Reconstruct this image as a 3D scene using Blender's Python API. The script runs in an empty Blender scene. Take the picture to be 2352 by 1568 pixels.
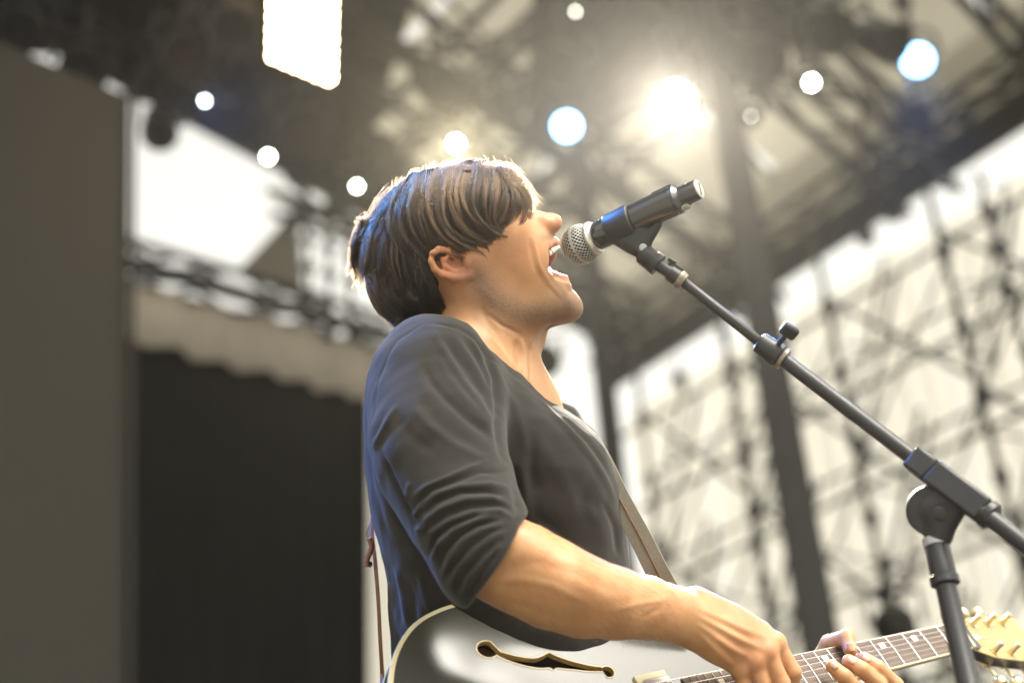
import bpy, bmesh, math, random
import numpy as np
from mathutils import Vector, Matrix, Quaternion
random.seed(7); np.random.seed(7)
sc = bpy.context.scene
COL = sc.collection
R = math.radians
# ------------------------------------------------------------------ camera
F_MM, SENS = 50.0, 36.0
FPX = 2352*F_MM/SENS                     # focal length in units of the 2352 px wide reference
PITCH, ROLL = R(30.0), R(4.2)
CAM = np.array([0.0, 0.0, 0.75])         # standing in the pit, the stage floor is z = 0
_f = np.array([0, math.cos(PITCH), math.sin(PITCH)])
_r0 = np.array([1.0, 0, 0]); _u0 = np.array([0, -math.sin(PITCH), math.cos(PITCH)])
CR = math.cos(ROLL)*_r0 - math.sin(ROLL)*_u0
CU = math.cos(ROLL)*_u0 + math.sin(ROLL)*_r0
RM = np.stack([CR, CU, -_f], axis=1)     # columns: view axes in the world
D0 = 1.83                                # distance of the singer
cd = bpy.data.cameras.new('camera'); cam = bpy.data.objects.new('camera', cd); COL.objects.link(cam)
cam.matrix_world = Matrix([[RM[0,0],RM[0,1],RM[0,2],CAM[0]],[RM[1,0],RM[1,1],RM[1,2],CAM[1]],[RM[2,0],RM[2,1],RM[2,2],CAM[2]],[0,0,0,1]])
cd.lens = F_MM; cd.sensor_width = SENS; cd.clip_start = 0.05; cd.clip_end = 3000
cd.dof.use_dof = True; cd.dof.focus_distance = D0-0.07; cd.dof.aperture_fstop = 1.8
sc.camera = cam
# ------------------------------------------------------------------ sky, sun, exposure
SUN_EL, SUN_AZ = R(52), R(140)           # direction towards the sun: azimuth from +Y towards +X
w = bpy.data.worlds.new('World'); sc.world = w; w.use_nodes = True
nt = w.node_tree; nt.nodes.clear()
sky = nt.nodes.new('ShaderNodeTexSky'); sky.sky_type = 'NISHITA'; sky.sun_disc = False
sky.sun_elevation = SUN_EL; sky.sun_rotation = SUN_AZ; sky.dust_density = 6.0; sky.air_density = 1.0; sky.ozone_density = 0.6
hs = nt.nodes.new('ShaderNodeHueSaturation'); hs.inputs['Saturation'].default_value = 0.05
bg = nt.nodes.new('ShaderNodeBackground'); bg.inputs['Strength'].default_value = 0.15
wo = nt.nodes.new('ShaderNodeOutputWorld')
nt.links.new(sky.outputs[0], hs.inputs['Color']); wm = nt.nodes.new('ShaderNodeMix'); wm.data_type = 'RGBA'; wm.blend_type = 'MULTIPLY'; wm.inputs[0].default_value = 1.0; wm.inputs[7].default_value = (1.0, 0.965, 0.87, 1)
nt.links.new(hs.outputs[0], wm.inputs[6]); nt.links.new(wm.outputs[2], bg.inputs[0]); nt.links.new(bg.outputs[0], wo.inputs[0])
sd = bpy.data.lights.new('sun', 'SUN'); sd.energy = 0.5; sd.angle = R(14); sd.color = (1.0, 0.93, 0.82)
sun = bpy.data.objects.new('sun', sd); COL.objects.link(sun)
_sd = Vector((math.sin(SUN_AZ)*math.cos(SUN_EL), math.cos(SUN_AZ)*math.cos(SUN_EL), math.sin(SUN_EL)))
sun.rotation_euler = _sd.to_track_quat('Z', 'Y').to_euler(); sun.location = (0, 0, 30)
sc.view_settings.view_transform = 'Standard'; sc.view_settings.look = 'None'
sc.view_settings.exposure = 1.66; sc.view_settings.gamma = 1.0; sc.view_settings.use_curve_mapping = False
sc.cycles.use_denoising = True; sc.cycles.max_bounces = 8; sc.cycles.diffuse_bounces = 4; sc.cycles.glossy_bounces = 4
sc.cycles.transmission_bounces = 6; sc.cycles.transparent_max_bounces = 12; sc.cycles.volume_bounces = 0
sc.cycles.caustics_reflective = False; sc.cycles.caustics_refractive = False; sc.cycles.sample_clamp_indirect = 6.0
sc.cycles.use_adaptive_sampling = False

# ------------------------------------------------------------------ geometry helpers
def to_world(p):                          # view-axes coordinates (metres) -> world
    return np.asarray(p, float) @ RM.T + CAM
def vc(x, y, wd=0.0):                     # reference px and metres towards the camera -> view-axes coordinates
    d = D0-wd
    return np.array([(x-1176)/FPX*d, (784-y)/FPX*d, -d])
def vw(x, y, wd=0.0): return to_world(vc(x, y, wd))
def ray(x, y):
    v = np.array([(x-1176)/FPX, (784-y)/FPX, -1.0]); return RM @ v
def on_z(x, y, z):
    r = ray(x, y); return CAM + r*((z-CAM[2])/r[2])
def at_d(x, y, d): return CAM + ray(x, y)*d
def on_plane(x, y, p0, n):
    r = ray(x, y); return CAM + r*(np.dot(np.asarray(p0)-CAM, n)/np.dot(r, n))

def tag(o, label=None, cat=None, group=None, kind=None):
    if label: o['label'] = label
    if cat: o['category'] = cat
    if group: o['group'] = group
    if kind: o['kind'] = kind
    return o
def empty(name, loc=(0,0,0), label=None, cat=None, group=None, kind=None):
    o = bpy.data.objects.new(name, None); COL.objects.link(o); o.location = Vector(loc); o.empty_display_size = 0.1
    return tag(o, label, cat, group, kind)
def mesh_obj(name, verts, faces, mat=None, parent=None, smooth=False):
    """world-space vertices; the object sits at its parent's origin, or at its own base when it is top level"""
    verts = np.asarray(verts, float)
    if parent is not None: org = np.zeros(3)
    else: org = np.array([verts[:,0].mean(), verts[:,1].mean(), verts[:,2].min()])
    base = np.array(parent_world(parent)) if parent is not None else org
    me = bpy.data.meshes.new(name)
    me.from_pydata((verts-base).tolist(), [], [list(map(int, f)) for f in faces] if not isinstance(faces, np.ndarray) else faces.tolist())
    me.update()
    if smooth: me.polygons.foreach_set('use_smooth', [True]*len(me.polygons))
    o = bpy.data.objects.new(name, me); COL.objects.link(o)
    if parent is not None: o.parent = parent
    else: o.location = Vector(base)
    if mat: me.materials.append(mat)
    return o
def parent_world(o):
    p = Vector((0,0,0))
    while o is not None: p = p+o.location; o = o.parent
    return p
def frame_of(d):
    d = np.asarray(d, float); d = d/np.linalg.norm(d)
    a = np.array([0,0,1.0]) if abs(d[2]) < 0.9 else np.array([1.0,0,0])
    u = np.cross(a, d); u /= np.linalg.norm(u); v = np.cross(d, u)
    return d, u, v
class MB:
    def __init__(s): s.v = []; s.f = []; s.n = 0
    def add(s, V, Fc):
        V = np.asarray(V, float); s.v.append(V); s.f += [[i+s.n for i in f] for f in Fc]; s.n += len(V)
    def box(s, c, ax, ay, az):            # half-axis vectors
        c, ax, ay, az = map(lambda q: np.asarray(q, float), (c, ax, ay, az))
        V = [c+i*ax+j*ay+k*az for i in (-1,1) for j in (-1,1) for k in (-1,1)]
        s.add(V, [[0,1,3,2],[4,6,7,5],[0,4,5,1],[2,3,7,6],[0,2,6,4],[1,5,7,3]])
    def tube(s, pts, rad, seg=12, cap=True, flat=1.0, upv=None):
        pts = [np.asarray(p, float) for p in pts]; n = len(pts)
        if not hasattr(rad, '__len__'): rad = [rad]*n
        V = []; u = None
        for i in range(n):
            d = pts[min(i+1, n-1)]-pts[max(i-1, 0)]
            if np.linalg.norm(d) < 1e-9: d = pts[-1]-pts[0]
            d = d/np.linalg.norm(d)
            if u is None:
                if upv is not None: u = np.asarray(upv, float)
                else: u = frame_of(d)[1]
            u = u-d*np.dot(u, d); u /= np.linalg.norm(u); v = np.cross(d, u)
            for k in range(seg):
                a = 2*math.pi*k/seg
                V.append(pts[i]+rad[i]*(math.cos(a)*u*flat+math.sin(a)*v))
        Fc = [[i*seg+k, i*seg+(k+1)%seg, (i+1)*seg+(k+1)%seg, (i+1)*seg+k] for i in range(n-1) for k in range(seg)]
        if cap: Fc += [list(range(seg))[::-1], [(n-1)*seg+k for k in range(seg)]]
        s.add(V, Fc)
    def lathe(s, p0, d, prof, seg=32, cap=True):    # prof: (distance along axis, radius)
        d = np.asarray(d, float); d = d/np.linalg.norm(d); _, u, v = frame_of(d); p0 = np.asarray(p0, float)
        V = [p0+d*t+r*(math.cos(2*math.pi*k/seg)*u+math.sin(2*math.pi*k/seg)*v) for t, r in prof for k in range(seg)]
        n = len(prof)
        Fc = [[i*seg+k, i*seg+(k+1)%seg, (i+1)*seg+(k+1)%seg, (i+1)*seg+k] for i in range(n-1) for k in range(seg)]
        if cap: Fc += [list(range(seg))[::-1], [(n-1)*seg+k for k in range(seg)]]
        s.add(V, Fc)
    def build(s, name, mat, parent=None, smooth=True, label=None, cat=None, group=None, kind=None, angle=35, bevel=0):
        V = np.concatenate(s.v); o = mesh_obj(name, V, s.f, mat, parent)
        me = o.data
        if smooth:
            me.polygons.foreach_set('use_smooth', [True]*len(me.polygons))
            me.set_sharp_from_angle(angle=R(angle))
        if bevel:
            b = o.modifiers.new('bevel', 'BEVEL'); b.width = bevel; b.segments = 2; b.limit_method = 'ANGLE'; b.angle_limit = R(40)
        return tag(o, label, cat, group, kind)
# shared unit bar: radius 1, z 0..1, stretched to each bar of a truss
def _unit(seg):
    mb = MB(); mb.tube([(0,0,0),(0,0,1)], 1.0, seg); V = np.concatenate(mb.v)
    me = bpy.data.meshes.new('bar'); me.from_pydata(V.tolist(), [], mb.f); me.polygons.foreach_set('use_smooth', [True]*len(me.polygons)); me.set_sharp_from_angle(angle=R(50))
    return me
_bars = {}
def bar(name, p, q, r, mat, parent, seg=8):
    key = (mat.name, seg)
    if key not in _bars:
        me = _unit(seg); me.materials.append(mat); _bars[key] = me
    o = bpy.data.objects.new(name, _bars[key]); COL.objects.link(o); o.parent = parent
    p = Vector(p); q = Vector(q); base = parent_world(parent)
    o.location = p-base; o.rotation_mode = 'QUATERNION'; o.rotation_quaternion = (q-p).to_track_quat('Z', 'Y'); o.scale = (r, r, (q-p).length)
    return o

# ------------------------------------------------------------------ materials
def nmat(name):
    m = bpy.data.materials.new(name); m.use_nodes = True; t = m.node_tree
    return m, t, t.nodes['Principled BSDF']
def add(t, kind, **kw):
    n = t.nodes.new('ShaderNode'+kind)
    for k, v in kw.items():
        if k in n.inputs: n.inputs[k].default_value = v
        else: setattr(n, k, v)
    return n
def pbr(name, col, rough=0.5, metal=0.0, noise=0.0, scale=40, bump=0.0, bscale=None, spec=0.5, coat=0.0, sheen=0.0, rvar=0.0, stretch=None):
    m, t, b = nmat(name); b.inputs['Base Color'].default_value = (*col, 1); b.inputs['Roughness'].default_value = rough
    b.inputs['Metallic'].default_value = metal; b.inputs['Specular IOR Level'].default_value = spec
    b.inputs['Coat Weight'].default_value = coat; b.inputs['Sheen Weight'].default_value = sheen
    tc = add(t, 'TexCoord'); src = tc.outputs['Object']
    if stretch:
        mp = add(t, 'Mapping'); mp.inputs['Scale'].default_value = stretch; t.links.new(src, mp.inputs['Vector']); src = mp.outputs[0]
    if noise or rvar:
        n = add(t, 'TexNoise', Scale=scale, Detail=6.0); t.links.new(src, n.inputs['Vector'])
        if noise:
            mr = add(t, 'MapRange'); mr.inputs['To Min'].default_value = 1-noise; mr.inputs['To Max'].default_value = 1+noise
            mx = add(t, 'Mix', data_type='RGBA', blend_type='MULTIPLY'); mx.inputs['Factor'].default_value = 1
            mx.inputs['A'].default_value = (*col, 1) if 'A' in mx.inputs else None
            mx.inputs[6].default_value = (*col, 1)
            t.links.new(n.outputs['Fac'], mr.inputs['Value']); t.links.new(mr.outputs[0], mx.inputs[7]); t.links.new(mx.outputs[2], b.inputs['Base Color'])
        if rvar:
            mr = add(t, 'MapRange'); mr.inputs['To Min'].default_value = max(rough-rvar, 0.02); mr.inputs['To Max'].default_value = rough+rvar
            t.links.new(n.outputs['Fac'], mr.inputs['Value']); t.links.new(mr.outputs[0], b.inputs['Roughness'])
    if bump:
        n2 = add(t, 'TexNoise', Scale=bscale or scale*3, Detail=5.0); t.links.new(src, n2.inputs['Vector'])
        bp = add(t, 'Bump', Strength=bump, Distance=0.002); t.links.new(n2.outputs['Fac'], bp.inputs['Height']); t.links.new(bp.outputs[0], b.inputs['Normal'])
    return m
def emis(name, col, s):
    m, t, b = nmat(name); b.inputs['Base Color'].default_value = (0.02,0.02,0.02,1); b.inputs['Emission Color'].default_value = (*col,1); b.inputs['Emission Strength'].default_value = s
    return m
def translucent(name, col, trans=0.5, noise=0.08, scale=1.2, open_=0.0):
    m = bpy.data.materials.new(name); m.use_nodes = True; t = m.node_tree; t.nodes.clear()
    o = add(t, 'OutputMaterial'); d = add(t, 'BsdfDiffuse'); tr = add(t, 'BsdfTranslucent'); mx = add(t, 'MixShader'); mx.inputs[0].default_value = trans
    tc = add(t, 'TexCoord'); n = add(t, 'TexNoise', Scale=scale, Detail=4.0); t.links.new(tc.outputs['Object'], n.inputs['Vector'])
    mr = add(t, 'MapRange'); mr.inputs['To Min'].default_value = 1-noise; mr.inputs['To Max'].default_value = 1+noise; t.links.new(n.outputs['Fac'], mr.inputs['Value'])
    c = add(t, 'Mix', data_type='RGBA', blend_type='MULTIPLY'); c.inputs['Factor'].default_value = 1; c.inputs[6].default_value = (*col, 1); t.links.new(mr.outputs[0], c.inputs[7])
    t.links.new(c.outputs[2], d.inputs['Color']); t.links.new(c.outputs[2], tr.inputs['Color'])
    t.links.new(d.outputs[0], mx.inputs[1]); t.links.new(tr.outputs[0], mx.inputs[2]); t.links.new(mx.outputs[0], o.inputs['Surface'])
    return m
M = {}
M['black_steel'] = pbr('black_steel', (0.014,0.013,0.0115), 0.7, 0.0, noise=0.3, scale=8, spec=0.15)
M['grey_steel'] = pbr('grey_steel', (0.05,0.048,0.038), 0.6, 0.2, noise=0.25, scale=6)
M['black_cloth'] = pbr('black_cloth', (0.010,0.0098,0.009), 0.95, noise=0.2, scale=3, spec=0.1)
M['grey_cloth'] = pbr('grey_cloth', (0.25,0.235,0.2), 0.95, noise=0.15, scale=2, spec=0.1)
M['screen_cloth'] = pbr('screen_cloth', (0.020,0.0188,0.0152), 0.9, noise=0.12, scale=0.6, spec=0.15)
M['scrim'] = translucent('scrim_cloth', (0.93,0.91,0.83), 0.68, 0.04, 0.5)
M['roof_cloth'] = translucent('roof_cloth', (0.21,0.197,0.158), 0.6, 0.12, 1.0)
M['beige_cloth'] = translucent('beige_cloth', (0.40,0.36,0.30), 0.35, 0.25, 3.0)
M['ply'] = pbr('stage_ply', (0.05,0.048,0.045), 0.7, noise=0.3, scale=5)
M['ground'] = pbr('ground', (0.28,0.26,0.22), 0.95, noise=0.25, scale=0.5)
# ================================================================== THE SETTING
HAZE = 0.0009
def sheet(name, pts, mat, thick=0.0, **kw):
    """flat panel with real thickness from an outline of world points"""
    pts = [np.asarray(p, float) for p in pts]; n = np.cross(pts[1]-pts[0], pts[2]-pts[0]); n /= np.linalg.norm(n)
    k = len(pts); V = pts+[p+n*thick for p in pts] if thick else pts
    Fc = [list(range(k))]
    if thick: Fc = [list(range(k))[::-1], [k+i for i in range(k)]]+[[i,(i+1)%k,k+(i+1)%k,k+i] for i in range(k)]
    par = kw.pop('parent', None)
    return tag(mesh_obj(name, V, Fc, mat, par), **kw)
# ground far below and out to the horizon, the stage deck on top of it
tag(mesh_obj('ground', [(-900,-900,-1.3),(900,-900,-1.3),(900,900,-1.3),(-900,900,-1.3)], [[0,1,2,3]], M['ground']), kind='structure')
mb = MB(); mb.box((-0.5,8.9,-0.06), (11,0,0), (0,8.1,0), (0,0,0.06)); mb.build('stage_floor', M['ply'], smooth=False, kind='structure')
mb = MB(); mb.box((-0.5,0.85,-0.68), (11,0,0), (0,0.03,0), (0,0,0.6)); mb.build('stage_skirt_wall', M['black_cloth'], smooth=False, kind='structure')
def drape(name, pts, mat, nfold, depth, lab, cat='drape', group=None, parent=None):
    """rectangular cloth from 4 corners (top-left, top-right, bottom-right, bottom-left) with vertical folds"""
    a, b, c, d = [np.asarray(p, float) for p in pts]; nu, nv = nfold*6, 8
    n = np.cross(b-a, d-a); n /= np.linalg.norm(n); V = []
    ph = np.random.rand(40)*6
    for v in range(nv+1):
        for u in range(nu+1):
            s, t = u/nu, v/nv
            p = (a*(1-s)+b*s)*(1-t)+(d*(1-s)+c*s)*t
            V.append(p+n*depth*(math.sin(2*math.pi*nfold*s+0.6*math.sin(5*s+t*2))*(0.6+0.4*t)+0.35*math.sin(2*math.pi*nfold*0.37*s+1.3)))
    Fc = [[v*(nu+1)+u, v*(nu+1)+u+1, (v+1)*(nu+1)+u+1, (v+1)*(nu+1)+u] for v in range(nv) for u in range(nu)]
    o = mesh_obj(name, V, Fc, mat, parent, True)
    return tag(o, lab, cat, group)
Z = 7.5
ER0, ER1 = on_z(1430,850,Z), on_z(2352,255,Z)
dR = (ER1-ER0)/np.linalg.norm(ER1-ER0)
EL1 = on_z(300,262,Z); EL0 = ER0.copy()
dL = (EL1-EL0)/np.linalg.norm(EL1-EL0)
up = np.array([0,0,1.0])
nR = np.cross(dR, up); nR /= np.linalg.norm(nR)
if np.dot(nR, CAM-ER0) < 0: nR = -nR      # towards the stage
nL = np.cross(dL, up); nL /= np.linalg.norm(nL)
if np.dot(nL, CAM-EL0) < 0: nL = -nL
def pR(x, y, off=0.0): return on_plane(x, y, ER0+nR*off, nR)
def pL(x, y, off=0.0): return on_plane(x, y, EL0+nL*off, nL)
print('corner', ER0, 'right', ER1, 'left', EL1)

def truss(p, q, size=0.4, label='', group=None, step=0.5, mat='black_steel', r=0.03, rl=0.014, name='roof_truss', sides=2):
    p = np.asarray(p, float); q = np.asarray(q, float); d = (q-p); L = np.linalg.norm(d); d /= L
    s = np.cross(d, up); s = s/np.linalg.norm(s) if np.linalg.norm(s) > 1e-3 else np.array([1.0,0,0]); t = np.cross(s, d)
    e = empty(name, p, label, 'truss', group); h = size/2
    cs = [(-1,-1),(1,-1),(1,1),(-1,1)]
    for a, b in cs: bar('chord', p+s*a*h+t*b*h, q+s*a*h+t*b*h, r, M[mat], e)
    n = max(2, int(L/step))
    for i in range(n):
        a0, a1 = p+d*L*i/n, p+d*L*(i+1)/n
        for j in range(4) if sides == 4 else (0, 2, 3)[:sides+1]:
            c0, c1 = cs[j], cs[(j+1)%4]
            if i % 2: c0, c1 = c1, c0
            bar('lacing', a0+s*c0[0]*h+t*c0[1]*h, a1+s*c1[0]*h+t*c1[1]*h, rl, M[mat], e, 6)
    return e
# ---- roof skin: panels between the main trusses, seen from below
LR = np.dot(ER1-ER0, dR)+2.4; LL = np.dot(EL1-EL0, dL)+8.0
def rp(a, b, z): return ER0+dR*a+dL*b+up*(z-Z)
import itertools
roof = empty('canopy_roof', rp(0,0,Z+0.7), 'beige translucent canopy roof over the stage, dark trusses beneath', 'roof')
na, nb = 3, 7
for i in range(na):
    for j in range(nb):
        a0, a1 = LR*i/na, LR*(i+1)/na-0.08; b0, b1 = LL*j/nb, LL*(j+1)/nb-0.08
        V = []; Fc = []; g = 6
        for u in range(g+1):
            for v in range(g+1):
                sag = -0.22*math.sin(math.pi*u/g)*math.sin(math.pi*v/g)
                V.append(rp(a0+(a1-a0)*u/g, b0+(b1-b0)*v/g, Z+0.95+sag))
        for u in range(g):
            for v in range(g): Fc.append([u*(g+1)+v, u*(g+1)+v+1, (u+1)*(g+1)+v+1, (u+1)*(g+1)+v])
        mesh_obj('roof_panel', V, Fc, M['roof_cloth'], roof, True)
# ---- eave beams and trusses
gT = 'dark trusses carrying the stage roof'
truss(rp(-0.2,0.15,Z+0.2), rp(LR,0.15,Z+0.2), 0.26, 'dark eave truss along the top of the bright gap at right', gT, 0.5, r=0.03, rl=0.016, sides=4)
truss(rp(0.2,-0.2,Z+0.5), rp(0.2,LL,Z+0.5), 0.3, 'dark eave truss above the white opening at left', gT, 0.5, r=0.05, rl=0.022, sides=4)
for k, (b, lab) in enumerate([(2.3,'dark roof truss nearest the right eave'),(3.6,'dark roof truss running behind the large glowing lamp'),(5.6,'dark roof truss crossing above the singer'),(7.4,'dark roof truss beside the bright lamp bank'),(9.2,'dark roof truss at the upper left corner'),(11.4,'dark roof truss nearest the left picture edge')]):
    if b < LL: truss(rp(0,b,Z+0.35), rp(LR,b,Z+0.35), 0.45, lab, gT, 0.75, r=0.04, rl=0.018)
for k, (a, lab) in enumerate([(1.9,'dark cross truss behind the singer\'s head'),(3.8,'dark cross truss holding the warm and blue lamps'),(5.3,'dark cross truss nearest the upper picture edge')]):
    truss(rp(a,0,Z-0.05), rp(a,LL,Z-0.05), 0.45, lab, gT, 0.75, r=0.042, rl=0.02, sides=4)
# fascia cloth closing the gap between the roof skin and the eave beams, and the solid eave beams
for nm,(p,q),lab in [('r',(rp(-.3,-.08,Z),rp(LR,-.08,Z)),'beige fascia cloth above the bright gap at right'),('l',(rp(-.08,-.3,Z),rp(-.08,LL,Z)),'grey fascia cloth above the white opening at left')]:
    drape('fascia_cloth', [p+up*1.1, q+up*1.1, q+up*(.22 if nm=='r' else .5), p+up*(.22 if nm=='r' else .5)], M['roof_cloth'], 8, 0.02, lab, 'cloth', 'fascia cloths under the roof edge')
for (p,q),lab in [((rp(-.3,.0,Z+.02),rp(LR,.0,Z+.02)),'dark solid eave beam over the bright gap at right'),((rp(0,-.3,Z+.36),rp(0,LL,Z+.36)),'dark solid eave beam over the white opening at left')]:
    d_ = (q-p)/np.linalg.norm(q-p); mb = MB(); mb.box((p+q)/2, (q-p)/2, np.cross(d_,up)*.06, up*.13); mb.build('eave_beam', M['black_steel'], smooth=False, label=lab, cat='beam', group='eave beams')
# thin rafters just under the skin
rf = empty('rafter_set', rp(0,0,Z+0.75), 'thin dark rafters and diagonal ties just under the roof cloth', 'rafters')
for i in range(1, 9):
    b = LL*i/9+0.1; bar('rafter', rp(0,b,Z+0.8), rp(LR,b,Z+0.8), 0.035, M['black_steel'], rf)
for i in range(6):
    bar('tie', rp(LR*i/6,0.2,Z+0.72), rp(LR*(i+1)/6,LL*0.45,Z+0.72), 0.022, M['black_steel'], rf)
    bar('tie', rp(LR*i/6,LL*0.9,Z+0.72), rp(LR*(i+1)/6,LL*0.45,Z+0.72), 0.022, M['black_steel'], rf)
# ---- black masking cloth hung under the roof in the upper left
gD = 'black masking cloths under the roof'
for cs_,lab in [([(-500,-350),(1060,-350),(860,300),(-500,-20)],'black masking cloth across the upper left of the roof'),([(330,190),(900,300),(985,500),(610,385)],'black masking cloth above the bright opening'),([(1230,-260),(1960,-260),(1760,170),(1210,330)],'black masking cloth behind the large glowing lamp')]:
    drape('masking_cloth', [on_z(x,y,Z+.60+.02*len(lab)%.07) for x,y in cs_], M['black_cloth'], 5, 0.05, lab, 'cloth', gD)
# ---- right wall: cream scrim panels with a scaffold in front
ztop = []
xs = [1440, 1600, 1760, 1925, 2105, 2300, 2520]
def strip_bottom(x): return 955+(x-1430)*(400-955)/(2352-1430)
scr = [pR(x, strip_bottom(x), -0.45) for x in xs]
for i in range(len(xs)-1):
    a, b = scr[i], scr[i+1]; g = (b-a)*0.006
    lab = ['narrow cream scrim panel nearest the dark corner column','cream scrim panel beside the left dark column','cream scrim panel crossed by the long microphone boom','cream scrim panel right of the tall dark column','cream scrim panel above the boom clamp','cream scrim panel at the right picture edge'][i]
    drape('scrim_panel', [a+g, b-g, np.array([b[0],b[1],0.0])-g, np.array([a[0],a[1],0.0])+g], M['scrim'], 4, 0.02, lab, 'scrim', 'cream scrim panels of the back wall')
scf = empty('scaffold', [*ER0[:2], 0.0], 'grey tube scaffold lattice in front of the cream scrim', 'scaffold')
def sR(s, z, off=0.3): return ER0+dR*s+nR*off+up*(z-Z)
Lw = LR-1.0
zt = Z-0.55
for i in range(6): bar('ledger', sR(0.1,zt-0.78*i-0.35), sR(LR,zt-0.78*i-0.35), 0.022, M['grey_steel'], scf)
for i in range(5): bar('ledger', sR(0.1,zt-0.9*i-0.55,-0.2), sR(LR,zt-0.9*i-0.55,-0.2), 0.017, M['grey_steel'], scf)
st = 1.15
k = 0; s = 0.5
while s < LR:
    bar('standard', sR(s,0), sR(s,Z-0.1), 0.028, M['black_steel' if k % 2 else 'grey_steel'], scf)
    for j in range(3):
        z0 = zt-0.2-1.35*j
        bar('brace', sR(s,z0,0.33), sR(s+st,z0-1.3,0.33), 0.02, M['black_steel'], scf)
        bar('brace', sR(s+st*0.5,z0,0.1), sR(s-st*0.15,z0-1.5,0.1), 0.022, M['grey_steel'], scf)
        bar('brace', sR(s+st*.8,z0+.2,-.25), sR(s-st*.5,z0-1.4,-.25), 0.013, M['black_steel'], scf); bar('brace', sR(s-st*.3,z0-.1,-.3), sR(s+st*.9,z0-.9,-.3), 0.012, M['grey_steel'], scf)
        bar('brace', sR(s,z0-1.3,0.37), sR(s+st*0.6,z0,0.37), 0.018, M['black_steel'], scf)
    for j in range(7):
        c = sR(s,zt-0.3-0.62*j-0.13*(k%2)); bar('coupler', c-up*0.05, c+up*0.06, 0.055, M['black_steel'], scf)
    s += st; k += 1
# hanging chains / cable runs in front of the scrim
gC = 'dark cable bundles hanging in front of the scrim'
for (x0,y0,x1,y1,lab) in [(1650,690,1772,1440,'dark knotted cable hanging between the two dark columns'),(2245,400,2360,900,'dark knotted cable hanging at the upper right')]:
    a = pR(x0,y0,0.8); b = np.array([a[0],a[1],1.0]); e = empty('hanging_cable', b, lab, 'cable', gC)
    mb = MB(); N = 60
    mb.tube([a+(b-a)*i/N+dR*0.02*math.sin(i*1.7)+nR*0.02*math.cos(i*2.3) for i in range(N+1)], 0.022, 8); mb.build('cable_run', M['black_steel'], e)
    for i in range(3, N, 4):
        c = a+(b-a)*(i+0.6*math.sin(i*5.1))/N; mb = MB(); mb.lathe(c-up*0.05, up, [(0,0.02),(0.03,0.05),(0.07,0.055),(0.1,0.02)], 10); mb.build('clamp', M['black_steel'], e)
# ---- dark columns
gP = 'dark vertical columns holding the stage roof'
for (x,y,d,wd,lab) in [(1402,1000,8.6,0.062,'slimmer dark column directly behind the microphone head'),(1800,1000,7.6,0.082,'wider dark column crossed by the microphone boom')]:
    p = at_d(x,y,d); mb = MB(); mb.box((p[0],p[1],(Z+0.2)/2), (wd,0,0), (0,wd,0), (0,0,(Z+0.2)/2))
    e = empty('column', (p[0],p[1],0), lab, 'column', gP); mb.build('shaft', M['black_steel'], e, smooth=False)
    mb = MB(); mb.box((p[0],p[1],Z-0.1), (wd+0.12,0,0), (0,wd+0.12,0), (0,0,0.1)); mb.build('cap_plate', M['black_steel'], e, smooth=False)
    mb = MB(); mb.box((p[0],p[1],0.03), (wd+0.15,0,0), (0,wd+0.15,0), (0,0,0.03)); mb.build('base_plate', M['black_steel'], e, smooth=False)
# ---- left wall
def quadL(name, pts, mat, off, lab, cat, folds=4, depth=0.03, group=None):
    return drape(name, [pL(x,y,off) for x,y in pts], mat, folds, depth, lab, cat, group)
quadL('black_drape', [(200,730),(846,905),(846,2300),(150,2300)], M['black_cloth'], 0.10, 'black drape filling the wing below the pale swag', 'drape', 9, 0.02)
quadL('pale_swag', [(200,625),(905,805),(880,925),(200,757)], M['beige_cloth'], 0.25, 'pale grey fabric swag along the top of the black drape', 'cloth', 7, 0.05)
quadL('white_wing_scrim', [(838,880),(1040,925),(1040,2600),(838,2600)], M['scrim'], -0.35, 'white scrim strip just behind the singer\'s back', 'scrim', 4, 0.02)
sheet('grey_flag', [pL(683,478,0.2),pL(700,690,0.2),pL(545,625,0.2)], M['grey_cloth'], 0.02, label='small grey triangular cloth at the corner of the white opening', cat='cloth')
# side screen, nearer
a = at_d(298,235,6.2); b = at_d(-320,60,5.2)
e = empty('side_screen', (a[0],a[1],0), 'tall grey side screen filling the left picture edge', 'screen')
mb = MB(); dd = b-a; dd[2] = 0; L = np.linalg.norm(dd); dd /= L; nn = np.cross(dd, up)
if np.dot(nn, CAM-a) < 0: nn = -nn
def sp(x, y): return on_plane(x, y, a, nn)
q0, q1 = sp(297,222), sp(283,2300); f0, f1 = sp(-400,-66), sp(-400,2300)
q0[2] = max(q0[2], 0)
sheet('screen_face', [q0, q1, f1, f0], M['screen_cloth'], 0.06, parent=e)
mb = MB(); mb.tube([q0+nn*0.03, q1+nn*0.03], 0.012, 8); mb.build('edge_rail', M['black_steel'], e)
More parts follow.
